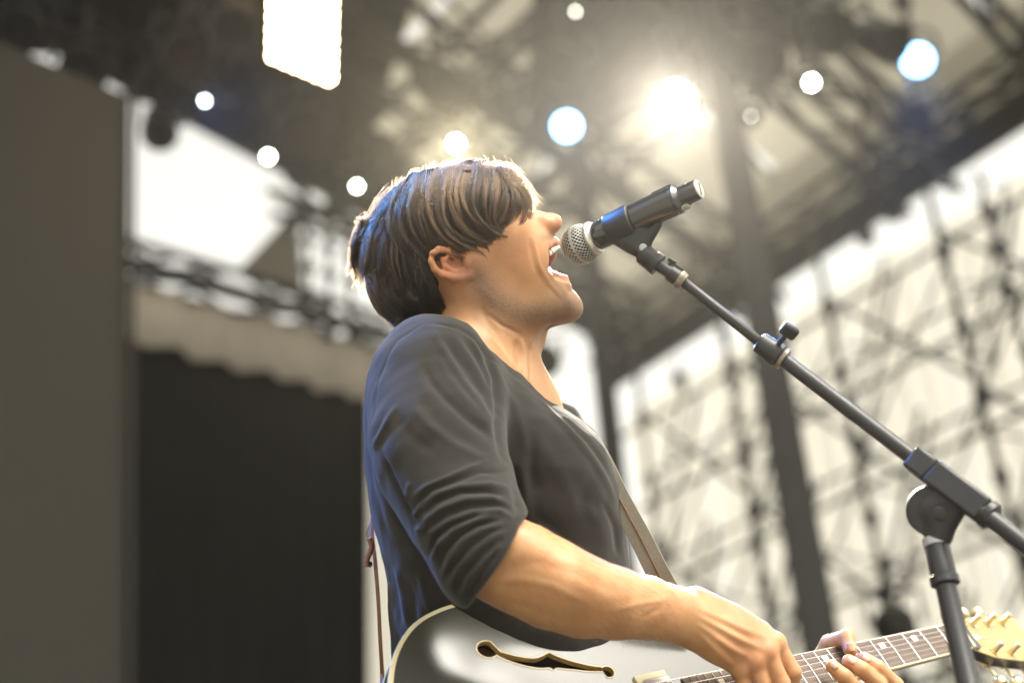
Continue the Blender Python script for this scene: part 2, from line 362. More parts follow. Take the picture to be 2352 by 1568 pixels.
# trusses crossing the opening
gL = 'dark truss beams across the bright opening at left'
def tL(x0,y0,x1,y1,size,off,lab,**k): return truss(pL(x0,y0,off), pL(x1,y1,off), size, lab, gL, k.pop('step',0.45), name='wing_truss', **k)
tL(250,590,1000,800,0.2,0.3,'dark truss beam above the pale swag',r=0.028,rl=0.018,sides=4)
tL(640,450,960,560,0.2,0.5,'short dark truss behind the singer\'s head',r=0.03,rl=0.02)
for i,(x,lab) in enumerate([(705,'thin upright left of the singer\'s hair'),(752,'thin upright touching the small white lamp\'s column'),(800,'thin upright closest to the singer\'s hair')]):
    e = empty('wing_upright', pL(x+5,800,0.1), 'dark '+lab, 'upright', 'thin dark uprights in the white opening')
    mb = MB(); mb.tube([pL(x-2,430,0.1), pL(x+8,800,0.1)], 0.02, 8); mb.build('upright_tube', M['black_steel'], e)
    for j in range(5):
        c = pL(x+j*2,490+j*62+i*17,0.1); mb = MB(); mb.lathe(c-up*0.04, up, [(0,0.03),(0.03,0.06),(0.07,0.05),(0.09,0.02)], 8); mb.build('coupler', M['black_steel'], e)

# ================================================================== LAMPS
M['lens_warm'] = emis('lamp_lens_warm', (1.0,0.93,0.66), 60)
M['lens_white'] = emis('lamp_lens_white', (0.95,1.0,0.86), 26)
M['lens_dim'] = emis('lamp_lens_dim', (1.0,0.96,0.82), 7)
M['lens_blue'] = emis('lamp_lens_blue', (0.22,0.52,1.0), 6)
M['lens_ice'] = emis('lamp_lens_ice', (0.72,0.84,1.0), 18)
M['bulb'] = emis('bulb_glass', (1.0,0.66,0.34), 26)
def lamp(x, y, d, rl, mat, lab, power=0, color=(1,1,1), aim=None, group='round stage lamps hung in the roof', cone=28):
    c = at_d(x,y,d); tgt = np.array(vw(1050,700,0)) if aim is None else aim
    ax = tgt-c; ax /= np.linalg.norm(ax); _,u,v = frame_of(ax)
    e = empty('stage_lamp', c, lab, 'lamp', group)
    rb = max(rl*1.25, 0.055); L = rb*2.6
    mb = MB(); mb.lathe(c+ax*0.01, -ax, [(-0.03,rb*1.05),(-0.03,rb*0.96),(0.0,rb*0.96),(0.004,rl*1.02),(0.006,rl*1.02),(0.01,rb),(L*0.7,rb*0.95),(L,rb*0.55),(L,0.002)], 20, False)
    mb.build('lamp_housing', M['black_steel'], e)
    mb = MB(); mb.lathe(c+ax*0.008, ax, [(0,rl),(0.006,rl*0.98),(0.012,rl*0.5),(0.014,rl*0.01)], 24); mb.build('lens', M[mat], e)
    mb = MB(); s = rb*1.25; cc = c-ax*L*0.4
    hu = np.cross(ax, up); hu /= np.linalg.norm(hu)
    mb.tube([cc+hu*s, cc+hu*s+up*s*1.1, cc+hu*s*0.6+up*s*1.6, cc-hu*s*0.6+up*s*1.6, cc-hu*s+up*s*1.1, cc-hu*s], 0.012, 8); mb.build('yoke', M['black_steel'], e)
    mb = MB(); mb.tube([cc+up*s*1.6, cc+up*(s*1.6+0.22)], 0.02, 8); mb.box(cc+up*(s*1.6+0.22), (0.04,0,0), (0,0.03,0), (0,0,0.04)); mb.build('clamp', M['black_steel'], e)
    if power:
        ld = bpy.data.lights.new('lamp_beam', 'SPOT'); ld.energy = power; ld.color = color; ld.spot_size = R(cone); ld.spot_blend = 0.6; ld.shadow_soft_size = max(rl, 0.04)
        lo = bpy.data.objects.new('lamp_beam', ld); COL.objects.link(lo); lo.parent = e
        lo.location = Vector(ax*0.06); lo.rotation_euler = Vector(-ax).to_track_quat('Z','Y').to_euler()
    return e
lamp(1302,290,7.0,0.062,'lens_blue','large round blue lamp left of the biggest glow',85,(0.07,0.33,1.0),cone=12)
lamp(2108,138,7.2,0.070,'lens_blue','large blue lamp high at the upper right corner',350,(0.06,0.3,1.0),cone=7,aim=np.array(vw(2150,1235,.26)))
lamp(1550,235,7.0,0.085,'lens_warm','brightest warm lamp with a wide glow',1500,(1.0,0.93,0.8),cone=26)
lamp(1047,330,7.3,0.022,'lens_warm','warm lamp shining just above the singer\'s hair',600,(1.0,0.9,0.62),cone=24)
lamp(470,232,7.4,0.010,'lens_ice','small ice blue lamp at the upper left',60,(0.05,0.27,1.0),cone=12)
lamp(616,360,7.6,0.016,'lens_white','small white lamp at the edge of the bright opening')
lamp(820,428,8.0,0.012,'lens_white','small white lamp left of the singer\'s hair')
lamp(1322,27,7.2,0.008,'lens_dim','faint small lamp at the top picture edge')
lamp(1864,190,7.0,0.020,'lens_white','small warm white lamp right of the biggest glow')
lamp(1725,267,7.4,0.005,'lens_dim','faintest tiny lamp beside the biggest glow')
lb = lamp(-566,-631,3.0,0.06,'lens_blue','blue wash lamp on a side pole that rims the singer\'s back',230,(0.05,0.27,1.0),aim=np.array(vw(980,900,0)),cone=26)
lq = np.array(lb.location); mb = MB(); mb.tube([(lq[0],lq[1],0),(lq[0],lq[1],lq[2]+.9)], .025, 12); pe = empty('lighting_pole', (lq[0],lq[1],0), 'black side pole carrying the blue wash lamp', 'pole'); mb.build('pole_tube', M['black_steel'], pe)
mb = MB(); mb.lathe((lq[0],lq[1],0), up, [(0,.25),(.015,.25),(.02,.03)], 24); mb.build('pole_base', M['black_steel'], pe)
# lamp bank with rows of bulbs
bc = [at_d(634,-75,6.4), at_d(757,-25,6.4), at_d(752,168,6.4), at_d(630,126,6.4)]
e = empty('lamp_bank', bc[0], 'lamp bank of many warm white bulbs at the top edge', 'lamp bank')
U_ = bc[1]-bc[0]; V_ = bc[3]-bc[0]; NN = np.cross(U_, V_); NN /= np.linalg.norm(NN)
if np.dot(NN, CAM-bc[0]) < 0: NN = -NN
cN = (bc[0]+bc[1]+bc[2]+bc[3])/4
mb = MB(); mb.box(cN-NN*0.09, U_*0.56, V_*0.56, NN*0.05); mb.build('housing', M['black_steel'], e, smooth=False)
bm_ = None
for i in range(6):
    for j in range(8):
        p = bc[0]+U_*(i/5)+V_*(j/7)
        if bm_ is None:
            mb = MB(); mb.lathe(np.zeros(3), NN, [(-0.04,0.018),(-0.015,0.024),(0.0,0.022),(0.012,0.012),(0.016,0.001)], 12)
            bm_ = bpy.data.meshes.new('bulb'); bm_.from_pydata(np.concatenate(mb.v).tolist(), [], mb.f); bm_.materials.append(M['bulb'])
        o = bpy.data.objects.new('bulb', bm_); COL.objects.link(o); o.parent = e; o.location = Vector(p-bc[0])
# unlit fixtures silhouetted against the bright gaps
def fixture(p, aim, s, lab, group):
    e = empty('spotlight', p, lab, 'spotlight', group); ax = np.asarray(aim, float); ax /= np.linalg.norm(ax)
    mb = MB(); mb.lathe(p-ax*s, ax, [(0,s*0.35),(s*0.4,s*0.5),(s*1.5,s*0.6),(s*1.52,s*0.66),(s*2,s*0.68),(s*2,s*0.55),(s*1.8,s*0.5)], 16); mb.build('housing', M['black_steel'], e)
    h = np.cross(ax, up); h /= np.linalg.norm(h)
    mb = MB(); mb.tube([p+h*s*0.8, p+h*s*0.8+up*s, p-h*s*0.8+up*s, p-h*s*0.8], s*0.09, 8); mb.tube([p+up*s, p+up*s*2.2], s*0.1, 8); mb.build('yoke', M['black_steel'], e)
gF = 'unlit spotlights silhouetted on the trusses'
fixture(at_d(365,285,8.0), ray(500,1500), 0.16, 'unlit spotlight notched into the top of the white opening', gF)
fixture(at_d(1248,820,8.5), ray(1500,1500), 0.15, 'unlit spotlight just right of the singer\'s throat', gF)
fixture(pR(2055,480,0.5), ray(1700,1500), 0.12, 'unlit spotlight in the bright gap at right', gF)
fixture(pR(1990,540,0.5), ray(1900,1500), 0.10, 'smaller unlit spotlight left of the one in the bright gap', gF)
fixture(pR(1560,870,0.5), ray(1700,1600), 0.10, 'unlit spotlight low beside the left column', gF)
fixture(at_d(2062,1432,6.5), ray(1700,1700), 0.15, 'unlit spotlight behind the fretting hand', gF)
rnd = random.Random(5)
labs = ['hung far left under the roof edge','above the tall side screen','between the lamp bank and the ice blue lamp','left of the lamp bank','below the lamp bank','above the warm lamp over the hair','over the singer between the two warm lamps','above the large blue lamp','right of the brightest lamp','near the top edge at right','left of the upper right blue lamp','under the upper right blue lamp']
for (x,y,d,s),lab in zip([(60,60,6.6,.16),(190,150,6.6,.17),(420,120,6.8,.18),(520,60,6.4,.17),(690,290,7.0,.2),(1000,200,7.3,.17),(1180,230,7.6,.16),(1290,150,7.0,.17),(1720,130,7.2,.18),(1880,60,6.8,.17),(2010,90,7.0,.16),(2110,260,7.4,.13)], labs):
    fixture(at_d(x,y,d), np.array([rnd.uniform(-.5,.5),-0.6,-0.8]), s, 'unlit spotlight '+lab, gF)

# thin haze added to imitate lens glow round the lamps: one closed box, camera and scene inside
m = bpy.data.materials.new('glow_haze'); m.use_nodes = True; t = m.node_tree; t.nodes.clear(); ov = add(t,'OutputMaterial'); pv = add(t,'VolumePrincipled')
pv.inputs['Color'].default_value = (1.0,.96,.88,1); pv.inputs['Density'].default_value = HAZE; pv.inputs['Anisotropy'].default_value = .8; t.links.new(pv.outputs[0], ov.inputs['Volume'])
mb = MB(); mb.box((0,0,4.0), (1000,0,0), (0,1000,0), (0,0,6.5)); mb.build('haze', m, smooth=False, kind='stuff')
# ================================================================== organic surfaces: signed distances, narrow-band surface nets
def smin(a, b, k):
    h = np.maximum(k-np.abs(a-b), 0.0)/k
    return np.minimum(a, b)-h*h*k*0.25
class Sdf:
    def __init__(s): s.ops = []
    def ell(s, c, r, Rm=None, k=0.01, sub=False):
        c = np.asarray(c, float); r = np.asarray(r, float)
        def f(p):
            q = p-c
            if Rm is not None: q = q @ Rm
            k0 = np.sqrt(((q/r)**2).sum(1)); k1 = np.sqrt(((q/(r*r))**2).sum(1))+1e-9
            return k0*(k0-1)/k1
        s.ops.append((f, c, r.max(), k, sub)); return s
    def cap(s, a, b, ra, rb, k=0.01, sub=False):
        a = np.asarray(a, float); b = np.asarray(b, float); d = b-a; L2 = max(np.dot(d, d), 1e-12)
        def f(p):
            q = p-a; t = np.clip(q@d/L2, 0, 1)
            return np.linalg.norm(q-t[:,None]*d, axis=1)-(ra+(rb-ra)*t)
        s.ops.append((f, (a+b)/2, math.sqrt(L2)/2+max(ra, rb), k, sub)); return s
    def chain(s, pts, rs, k=0.01, kin=0.002, sub=False):
        pts = [np.asarray(p, float) for p in pts]
        A = np.array(pts[:-1]); B = np.array(pts[1:])
        def f(p):
            out = None
            for a, b, ra, rb in zip(A, B, rs[:-1], rs[1:]):
                d = b-a; L2 = max(np.dot(d, d), 1e-12); q = p-a; t = np.clip(q@d/L2, 0, 1)
                v = np.linalg.norm(q-t[:,None]*d, axis=1)-(ra+(rb-ra)*t)
                out = v if out is None else smin(out, v, kin)
            return out
        c = (np.min(pts, 0)+np.max(pts, 0))/2
        s.ops.append((f, c, max(np.linalg.norm(np.array(pts)-c, axis=1))+max(rs), k, sub)); return s
    def fn(s, f, c=(0,0,0), r=9, k=0.01, sub=False, inter=False):
        s.ops.append((f, np.asarray(c, float), r, k, 'i' if inter else sub)); return s
    def __call__(s, p, gc=None, gr=0.0):
        out = None
        for f, c, r, k, sub in s.ops:
            if gc is not None and sub != 'i' and np.linalg.norm(gc-c)-r-gr > 0.02+k: continue
            v = f(p)
            if sub == 'i': out = np.maximum(out, v) if out is not None else v
            elif sub: out = -smin(-out, v, k) if out is not None else None
            else: out = v if out is None else smin(out, v, k)
        return out if out is not None else np.full(len(p), 0.05)
def surface(sdf, lo, hi, h, B=8):
    lo = np.asarray(lo, float); hi = np.asarray(hi, float)
    nb = np.ceil((hi-lo)/(h*B)).astype(int)
    g = np.stack(np.meshgrid(*[np.arange(n) for n in nb], indexing='ij'), -1).reshape(-1, 3)
    cen = lo+(g+0.5)*h*B; keep = []
    for i in range(0, len(g), 60000):
        v = sdf(cen[i:i+60000]); keep.append(np.abs(v) < h*B*1.25+0.001)
    g = g[np.concatenate(keep)]
    # group blocks spatially for culling
    key = (g//6) @ np.array([1, 4096, 4096*4096]); order = np.argsort(key, kind='stable'); g = g[order]; key = key[order]
    cuts = np.concatenate([[0], np.nonzero(np.diff(key))[0]+1, [len(g)]])
    off = np.stack(np.meshgrid(*[np.arange(B+1)]*3, indexing='ij'), -1).reshape(-1, 3)
    C = []; X = []; crossing = []
    for a, b in zip(cuts[:-1], cuts[1:]):
        gg = g[a:b]; P = lo+((gg[:, None, :]*B+off[None])*h); P2 = P.reshape(-1, 3)
        mn, mx = P2.min(0), P2.max(0); v = sdf(P2, (mn+mx)/2, np.linalg.norm(mx-mn)/2).reshape(len(gg), B+1, B+1, B+1)
        s = v < 0
        c8 = [v[:, i:B+i, j:B+j, k:B+k] for i in (0,1) for j in (0,1) for k in (0,1)]
        s8 = [s[:, i:B+i, j:B+j, k:B+k] for i in (0,1) for j in (0,1) for k in (0,1)]
        ns = sum(x.astype(np.int8) for x in s8); act = (ns > 0) & (ns < 8)
        bi, ci, cj, ck = np.nonzero(act)
        if len(bi) == 0: continue
        cell = gg[bi]*B+np.stack([ci, cj, ck], 1)
        vals = np.stack([c[bi, ci, cj, ck] for c in c8], 1)
        crn = np.array([(i, j, k) for i in (0,1) for j in (0,1) for k in (0,1)], float)
        acc = np.zeros((len(bi), 3)); cnt = np.zeros(len(bi))
        for p in range(8):
            for q in range(p+1, 8):
                if np.abs(crn[p]-crn[q]).sum() != 1: continue
                m = (vals[:, p] < 0) != (vals[:, q] < 0)
                t = vals[:, p]/(vals[:, p]-vals[:, q]+1e-20)
                acc += np.where(m[:, None], crn[p]+(crn[q]-crn[p])*np.clip(t, 0, 1)[:, None], 0); cnt += m
        C.append(cell); X.append(lo+(cell+acc/cnt[:, None])*h)
        crossing.append(np.stack([vals[:, 0] < 0, vals[:, 4] < 0, vals[:, 2] < 0, vals[:, 1] < 0], 1))
    C = np.concatenate(C).astype(np.int64); X = np.concatenate(X); S = np.concatenate(crossing)
    K = (C[:, 0]*100003+C[:, 1])*100003+C[:, 2]; o = np.argsort(K); K = K[o]; C = C[o]; X = X[o]; S = S[o]
    def find(c):
        k = (c[:, 0]*100003+c[:, 1])*100003+c[:, 2]; i = np.clip(np.searchsorted(K, k), 0, len(K)-1)
        return np.where(K[i] == k, i, -1)
    F = []
    for ax, (u, w_) in enumerate([(1, 2), (2, 0), (0, 1)]):
        m = S[:, 0] != S[:, 1+ax]; c = C[m]; flip = S[m, 0]
        du = np.zeros(3, int); du[u] = 1; dw = np.zeros(3, int); dw[w_] = 1
        q = np.stack([find(c), find(c-du), find(c-du-dw), find(c-dw)], 1)
        ok = (q >= 0).all(1); q = q[ok]; flip = flip[ok]
        q[~flip] = q[~flip][:, ::-1]
        F.append(q)
    F = np.concatenate(F)
    used = np.zeros(len(X), bool); used[F.ravel()] = True; idx = np.cumsum(used)-1
    return X[used], idx[F]
def vnormals(V, Fq):
    n = np.cross(V[Fq[:, 2]]-V[Fq[:, 0]], V[Fq[:, 3]]-V[Fq[:, 1]]); N = np.zeros_like(V)
    for i in range(4): np.add.at(N, Fq[:, i], n)
    return N/(np.linalg.norm(N, axis=1)[:, None]+1e-12)
def smooth_mesh(V, Fq, it=2, lam=0.5):
    E = np.concatenate([Fq[:, [0,1]], Fq[:, [1,2]], Fq[:, [2,3]], Fq[:, [3,0]]])
    deg = np.bincount(E.ravel(), minlength=len(V))[:, None]
    for _ in range(it):
        A = np.zeros_like(V)
        for c in range(3):
            A[:, c] = np.bincount(E[:, 0], V[E[:, 1], c], len(V))+np.bincount(E[:, 1], V[E[:, 0], c], len(V))
        V = V+lam*(A/deg-V)
    return V
def proj(V): return np.stack([1176+FPX*V[:, 0]/-V[:, 2], 784-FPX*V[:, 1]/-V[:, 2]], 1)
def polydist(q, pts):
    """distance of points q (n,2) to an open polyline and the parameter 0..1 along it"""
    pts = np.asarray(pts, float); best = np.full(len(q), 1e9); par = np.zeros(len(q)); L = np.concatenate([[0], np.cumsum(np.linalg.norm(np.diff(pts, axis=0), axis=1))])
    for i in range(len(pts)-1):
        a, b = pts[i], pts[i+1]; d = b-a; t = np.clip((q-a)@d/(d@d), 0, 1); r = np.linalg.norm(q-a-t[:, None]*d, axis=1)
        m = r < best; best[m] = r[m]; par[m] = (L[i]+t[m]*(L[i+1]-L[i]))/L[-1]
    return best, par
def strokes(V, N, lst, wmin=None):
    """raise (amp > 0) or press in (amp < 0) folds along lines lying on the side that faces the audience"""
    q = proj(V); face = np.clip(N[:, 2]*2.5+0.2, 0, 1); D = np.zeros(len(V))
    for pts, amp, wd in lst:
        pts = np.asarray(pts, float); m = (q[:, 0] > pts[:, 0].min()-4*wd) & (q[:, 0] < pts[:, 0].max()+4*wd) & (q[:, 1] > pts[:, 1].min()-4*wd) & (q[:, 1] < pts[:, 1].max()+4*wd)
        if wmin is not None: m &= V[:, 2] > wmin
        i = np.nonzero(m)[0]
        if len(i) == 0: continue
        d, t = polydist(q[i], pts); fade = np.clip(np.minimum(t, 1-t)*5, 0, 1)**0.7
        D[i] += amp*np.exp(-(d/wd)**2)*fade
    return V+N*(D*face)[:, None]
def insidepoly(q, poly):
    poly = np.asarray(poly, float); ins = np.zeros(len(q), bool); n = len(poly)
    for i in range(n):
        a, b = poly[i], poly[(i+1) % n]
        c = ((a[1] > q[:, 1]) != (b[1] > q[:, 1])) & (q[:, 0] < (b[0]-a[0])*(q[:, 1]-a[1])/(b[1]-a[1]+1e-12)+a[0]); ins ^= c
    return ins
def sdpoly(q, poly):
    d, _ = polydist(q, np.vstack([poly, poly[:1]])); return np.where(insidepoly(q, poly), -d, d)
def smesh(name, V, Fq, mat, parent, lab=None):
    """V in view-axes coordinates"""
    W = to_world(V); base = np.array(parent_world(parent))
    me = bpy.data.meshes.new(name); n = len(V); m = len(Fq)
    me.vertices.add(n); me.vertices.foreach_set('co', (W-base).ravel())
    me.loops.add(m*4); me.loops.foreach_set('vertex_index', Fq.ravel().astype(np.int32))
    me.polygons.add(m); me.polygons.foreach_set('loop_start', np.arange(m, dtype=np.int32)*4)
    me.polygons.foreach_set('use_smooth', np.ones(m, bool)); me.update(calc_edges=True); me.validate()
    o = bpy.data.objects.new(name, me); COL.objects.link(o); o.parent = parent; me.materials.append(mat)
    if lab: o['label'] = lab
    return o
def vattr(o, name, vals):
    a = o.data.attributes.new(name, 'FLOAT', 'POINT'); a.data.foreach_set('value', np.asarray(vals, np.float32))
# ================================================================== THE SINGER
import time as _t; _t0 = _t.time()
mm = 0.001
person = empty('person', vw(1100, 1500, 0)*[1,1,0], 'young man in dark long sleeved shirt singing with head tipped back', 'person')
# head frame: forward, up, side towards the audience
T_, E_ = R(35.5), R(10)
_up0 = np.array([0, math.cos(E_), math.sin(E_)])
e_s = np.array([0, -math.sin(E_), math.cos(E_)])
e_f = math.cos(T_)*np.array([1.0,0,0])+math.sin(T_)*_up0
e_u = -math.sin(T_)*np.array([1.0,0,0])+math.cos(T_)*_up0
HR = np.stack([e_f, e_u, e_s], 1)
H0 = vc(1065, 600, 0)
def H(x, y, s=0.0):                       # point seen at (x, y) lying s mm to the near side of the head's mid plane
    r = vc(x, y, 0); p0 = H0+e_s*s*mm
    return r*(np.dot(p0, e_s)/np.dot(r, e_s))
def HE(S, x, y, s, rf, ru, rs, k=0.01, sub=False, both=True, rot=0):
    Rm = HR
    if rot:
        c, q = math.cos(R(rot)), math.sin(R(rot)); Rm = np.stack([e_f*c+e_u*q, -e_f*q+e_u*c, e_s], 1)
    p = H(x, y, 0) if s == 0 else H(x, y, s)
    S.ell(p, np.array([rf,ru,rs])*mm, Rm, k, sub)
    if s and both: S.ell(p-2*s*mm*e_s, np.array([rf,ru,rs])*mm, Rm, k, sub)
def mir(p, s=1.0):                        # mirror across the head's mid plane
    return p-2*np.dot(p-H0, e_s)*e_s
def HC(S, pts, rs, k=0.008, kin=0.003, both=True, sub=False):
    P = [H(*p) for p in pts]; rr = [r*mm for r in rs]
    S.chain(P, rr, k, kin, sub)
    if both: S.chain([mir(p) for p in P], rr, k, kin, sub)
B = Sdf()
# -- skull and face masses (x, y, side mm, radii mm)
HE(B, 1048,548,0, 99,92,74, k=.02)
HE(B, 1140,484,0, 38,44,56, k=.02)                 # forehead
HE(B, 1120,575,0, 62,50,60, k=.02)                 # middle of the face
HE(B, 1150,545,44, 34,22,20, k=.02)                # cheekbone
HE(B, 1180,585,30, 40,34,26, k=.025)               # cheek
HE(B, 1220,560,0, 30,24,28, k=.02)                 # upper jaw
HC(B, [(1080,600,62),(1108,668,56),(1150,704,50),(1225,715,34),(1290,706,14)], [15,17,17,18,19], k=.022, kin=.01)   # jaw
HE(B, 1180,650,30, 46,38,26, k=.03)                # stretched cheek over the jaw
HE(B, 1195,700,0, 60,30,34, k=.03)                 # under the chin
HE(B, 1308,708,0, 17,17,18, k=.012)                # chin
# -- profile ridge
prof = np.array([(1150,405),(1186,418),(1203,442),(1207,466),(1206,483),(1220,484),(1240,487),(1264,491),(1279,498),(1286,508),(1285,519),(1279,529),(1271,537),(1262,540),(1264,546),(1273,550),(1279,556),(1281,564),(1274,571),(1258,572),(1248,584),(1252,604),(1264,624),(1280,631),(1296,635),(1307,644),(1311,656),(1309,668),(1319,681),(1327,696),(1327,712),(1318,726),(1302,736),(1284,744),(1262,752),(1240,758),(1190,742),(1130,690),(1090,600),(1100,480)], float)
PL = np.array([((H(x,y)-H0)@e_f, (H(x,y)-H0)@e_u) for x, y in prof])
def blade(p):
    q = p-H0; u = np.stack([q@e_f, q@e_u], 1); s = np.abs(q@e_s)
    m = s < 0.05; out = np.full(len(p), 0.05)
    if m.any():
        f_ = u[m, 0]; t = np.interp(u[m, 1], [-.155,-.12,-.10,-.06,-.045,-.02,.005,.03], [.010,.012,.013,.010,.009,.0055,.0075,.016]); r = .0055
        a = sdpoly(u[m], PL)+r; b = s[m]-t+r
        out[m] = np.sqrt(np.maximum(a,0)**2+np.maximum(b,0)**2)+np.minimum(np.maximum(a,b),0)-r
    return out
B.fn(blade, (H(1200,600)), 0.15, k=.007)
# nose
HE(B, 1270,512,0, 11,10.5,9, k=.008)
HE(B, 1252,521,11, 13,9,6.5, k=.007)               # wings
HE(B, 1228,510,9, 14,9,8, k=.01)
HC(B, [(1262,531,0),(1262,531,6)], [3.5,3.5], k=.004)
# brows, lids
HC(B, [(1190,474,8),(1172,468,26),(1152,472,42)], [8,8,7], k=.012, kin=.006)
HE(B, 1180,490,30, 12,10,13, k=.006)
# -- mouth cavity and lips
HC(B, [(1216,545,22),(1222,580,30),(1240,628,29),(1276,670,18)], [5,5,5,6], k=.014, kin=.01)   # fold round the mouth
mouth = np.array([(1360,548),(1290,566),(1276,570),(1258,573),(1243,580),(1240,591),(1248,610),(1262,624),(1280,632),(1296,637),(1360,650)], float)
ML = np.array([((H(x,y)-H0)@e_f, (H(x,y)-H0)@e_u) for x, y in mouth])
def cavity(p):
    q = p-H0; u = np.stack([q@e_f, q@e_u], 1); s_ = np.abs(q@e_s)
    m = s_ < .05; out = np.full(len(p), .05)
    if m.any():
        r = .006; t_ = .030; a = sdpoly(u[m], ML)+r*.4; b = s_[m]-t_+r
        out[m] = np.sqrt(np.maximum(a,0)**2+np.maximum(b,0)**2)+np.minimum(np.maximum(a,b),0)-r
    return out
B.fn(cavity, H(1290,595), .06, k=.003, sub=True)
B.ell(H(1236,596,0), (.022,.017,.018), HR, k=.006, sub=True)
HC(B, [(1241,581,24),(1257,566,19),(1272,557,9),(1277,556,0)], [2.6,3.4,4,3.8], k=.005, kin=.004)
HC(B, [(1241,591,24),(1250,614,19),(1272,630,9),(1293,639,0)], [2.6,3.4,4.2,4.6], k=.008, kin=.004)
mouth2 = np.array([(1330,566),(1284,571),(1262,574),(1246,584),(1246,592),(1255,606),(1268,617),(1288,625),(1330,632)], float)
ML2 = np.array([((H(x,y)-H0)@e_f, (H(x,y)-H0)@e_u) for x, y in mouth2])
def cavity2(p):
    q = p-H0; u = np.stack([q@e_f, q@e_u], 1); s_ = np.abs(q@e_s); m = s_ < .07; out = np.full(len(p), .05)
    if m.any():
        r = .004; a = sdpoly(u[m], ML2)+r*.5; b = s_[m]-np.interp(u[m,0], [.080,.095,.115], [.044,.030,.021])+r
        out[m] = np.sqrt(np.maximum(a,0)**2+np.maximum(b,0)**2)+np.minimum(np.maximum(a,b),0)-r
    return out
B.fn(cavity2, H(1290,595), .06, k=.0025, sub=True)
# -- nostrils
HE(B, 1262,528,7, 6.5,4,3.4, k=.003, sub=True, rot=25)
# -- ear
def ear(S, both):
    def C(pts, rs, k=.003, kin=.002, sub=False): HC(S, pts, rs, k, kin, both, sub)
    HE(S, 1046,606,72, 27,18,5, k=.006, both=both, rot=-48)
    C([(1068,597,72),(1052,584,75),(1030,574,80),(1008,572,83),(994,583,85),(991,600,85),(998,617,84),(1014,629,82),(1036,635,79),(1060,636,76),(1080,631,74),(1090,620,71)], [3,3.6,4,4.2,4.2,4.2,4.2,4.4,4.8,6,6,4.5])
    C([(1030,588,77),(1017,597,80),(1022,612,80),(1042,621,78),(1060,623,76)], [3,3.4,3.4,3.2,3])
    HE(S, 1052,604,80, 11,7,8, k=.003, sub=True, both=both, rot=-40)
    HE(S, 1008,598,88, 4,11,5.5, k=.003, sub=True, both=both, rot=20)
    C([(1072,598,75),(1073,606,76)], [5,4.6])
    C([(1064,618,75),(1068,619,75)], [4,3.6])
ear(B, True)
# -- neck
B.chain([vc(1085,640,0), vc(1112,730,0), vc(1116,800,-.005), vc(1098,900,-.01), vc(1085,1000,-.02)], [.060,.0590,.0570,.058,.066], k=.02, kin=.03)
HC(B, [(1062,650,58),(1110,740,52),(1180,830,30),(1214,890,12)], [14,12,10,8], k=.018, kin=.02)
B.chain([H(1226,760,4), vc(1216,820,.012), vc(1212,895,.01)], [.009,.008,.010], k=.014)
B.ell(H(1222,775,0), (.017,.02,.015), None, k=.012)
# -- chest under the collar
B.ell(vc(1085,900,.0), (.072,.07,.10), None, k=.03)
B.ell(vc(1095,985,-.01), (.10,.10,.11), None, k=.03)
B.chain([vc(1060,830,.05), vc(1010,880,.13)], [.05,.045], k=.03)
B.chain([vc(1110,1000,-.02), vc(1120,1200,-.02), vc(1130,1400,-.03), vc(1150,1750,-.04)], [.10,.105,.11,.12], k=.05, kin=.03)
# -- near arm
def tubeof(pairs):
    P = []; rr = []
    for x0,y0,x1,y1,wd in pairs:
        P.append(vc((x0+x1)/2, (y0+y1)/2, wd)); rr.append(math.hypot(x1-x0, y1-y0)/2*(D0-wd)/FPX)
    return P, rr
fore = [(1178,1206,1092,1352,.235),(1240,1214,1160,1397,.238),(1310,1252,1226,1429,.234),(1376,1287,1302,1451,.225),(1433,1308,1388,1458,.21),(1500,1329,1468,1456,.19),(1553,1350,1521,1462,.172),(1600,1368,1560,1476,.158)]
P_, r_ = tubeof(fore)
B.chain(P_, r_, k=.01, kin=.012)
B.chain([vc(1000,900,.14), vc(1060,1130,.20), P_[0]], [.05,.045,.044], k=.02, kin=.02)
B.chain([vc(1190,1250,.27), vc(1300,1330,.268), vc(1400,1365,.245)], [.018,.018,.010], k=.03, kin=.02)    # muscle belly
B.chain([vc(1420,1420,.215), vc(1560,1440,.18)], [.012,.010], k=.02)
B.ell(vc(1578,1398,.178), (.012,.012,.012), None, k=.02)       # wrist bone
# hand: back of the hand, four knuckles, fingers closing downwards round the pick
wr = vc(1590,1422,.160)
MCP = [(1782,1474,.148,.0108),(1762,1494,.162,.0112),(1734,1517,.168,.0108),(1700,1537,.166,.0098)]
for x,y,wd,r in MCP:
    q = vc(x,y,wd); B.chain([wr+(q-wr)*0.05, wr+(q-wr)*0.5, q], [.020,.0155,r], k=.020, kin=.014)
B.chain([vc(1640,1440,.15), vc(1700,1490,.146)], [.021,.018], k=.02)
B.chain([vc(1600,1380,.15), vc(1680,1412,.14), vc(1745,1448,.135)], [.016,.014,.013], k=.015)
fin = [[(1782,1474,.150),(1822,1542,.158),(1815,1600,.150),(1790,1625,.135)],[(1762,1494,.164),(1796,1568,.172),(1785,1628,.16),(1762,1650,.145)],[(1734,1517,.169),(1760,1592,.176),(1752,1650,.165),(1730,1672,.15)],[(1700,1537,.166),(1718,1602,.172),(1712,1650,.162),(1695,1668,.15)]]
for ch,r in zip(fin, [.0094,.0096,.0092,.0084]): B.chain([vc(*p) for p in ch], [r*1.08,r*1.02,r*.95,r*.86], k=.004, kin=.003)
for (x,y,wd,r) in MCP: B.ell(vc(x,y,wd+.004), (r*.9,r*.9,r*.9), None, k=.008)
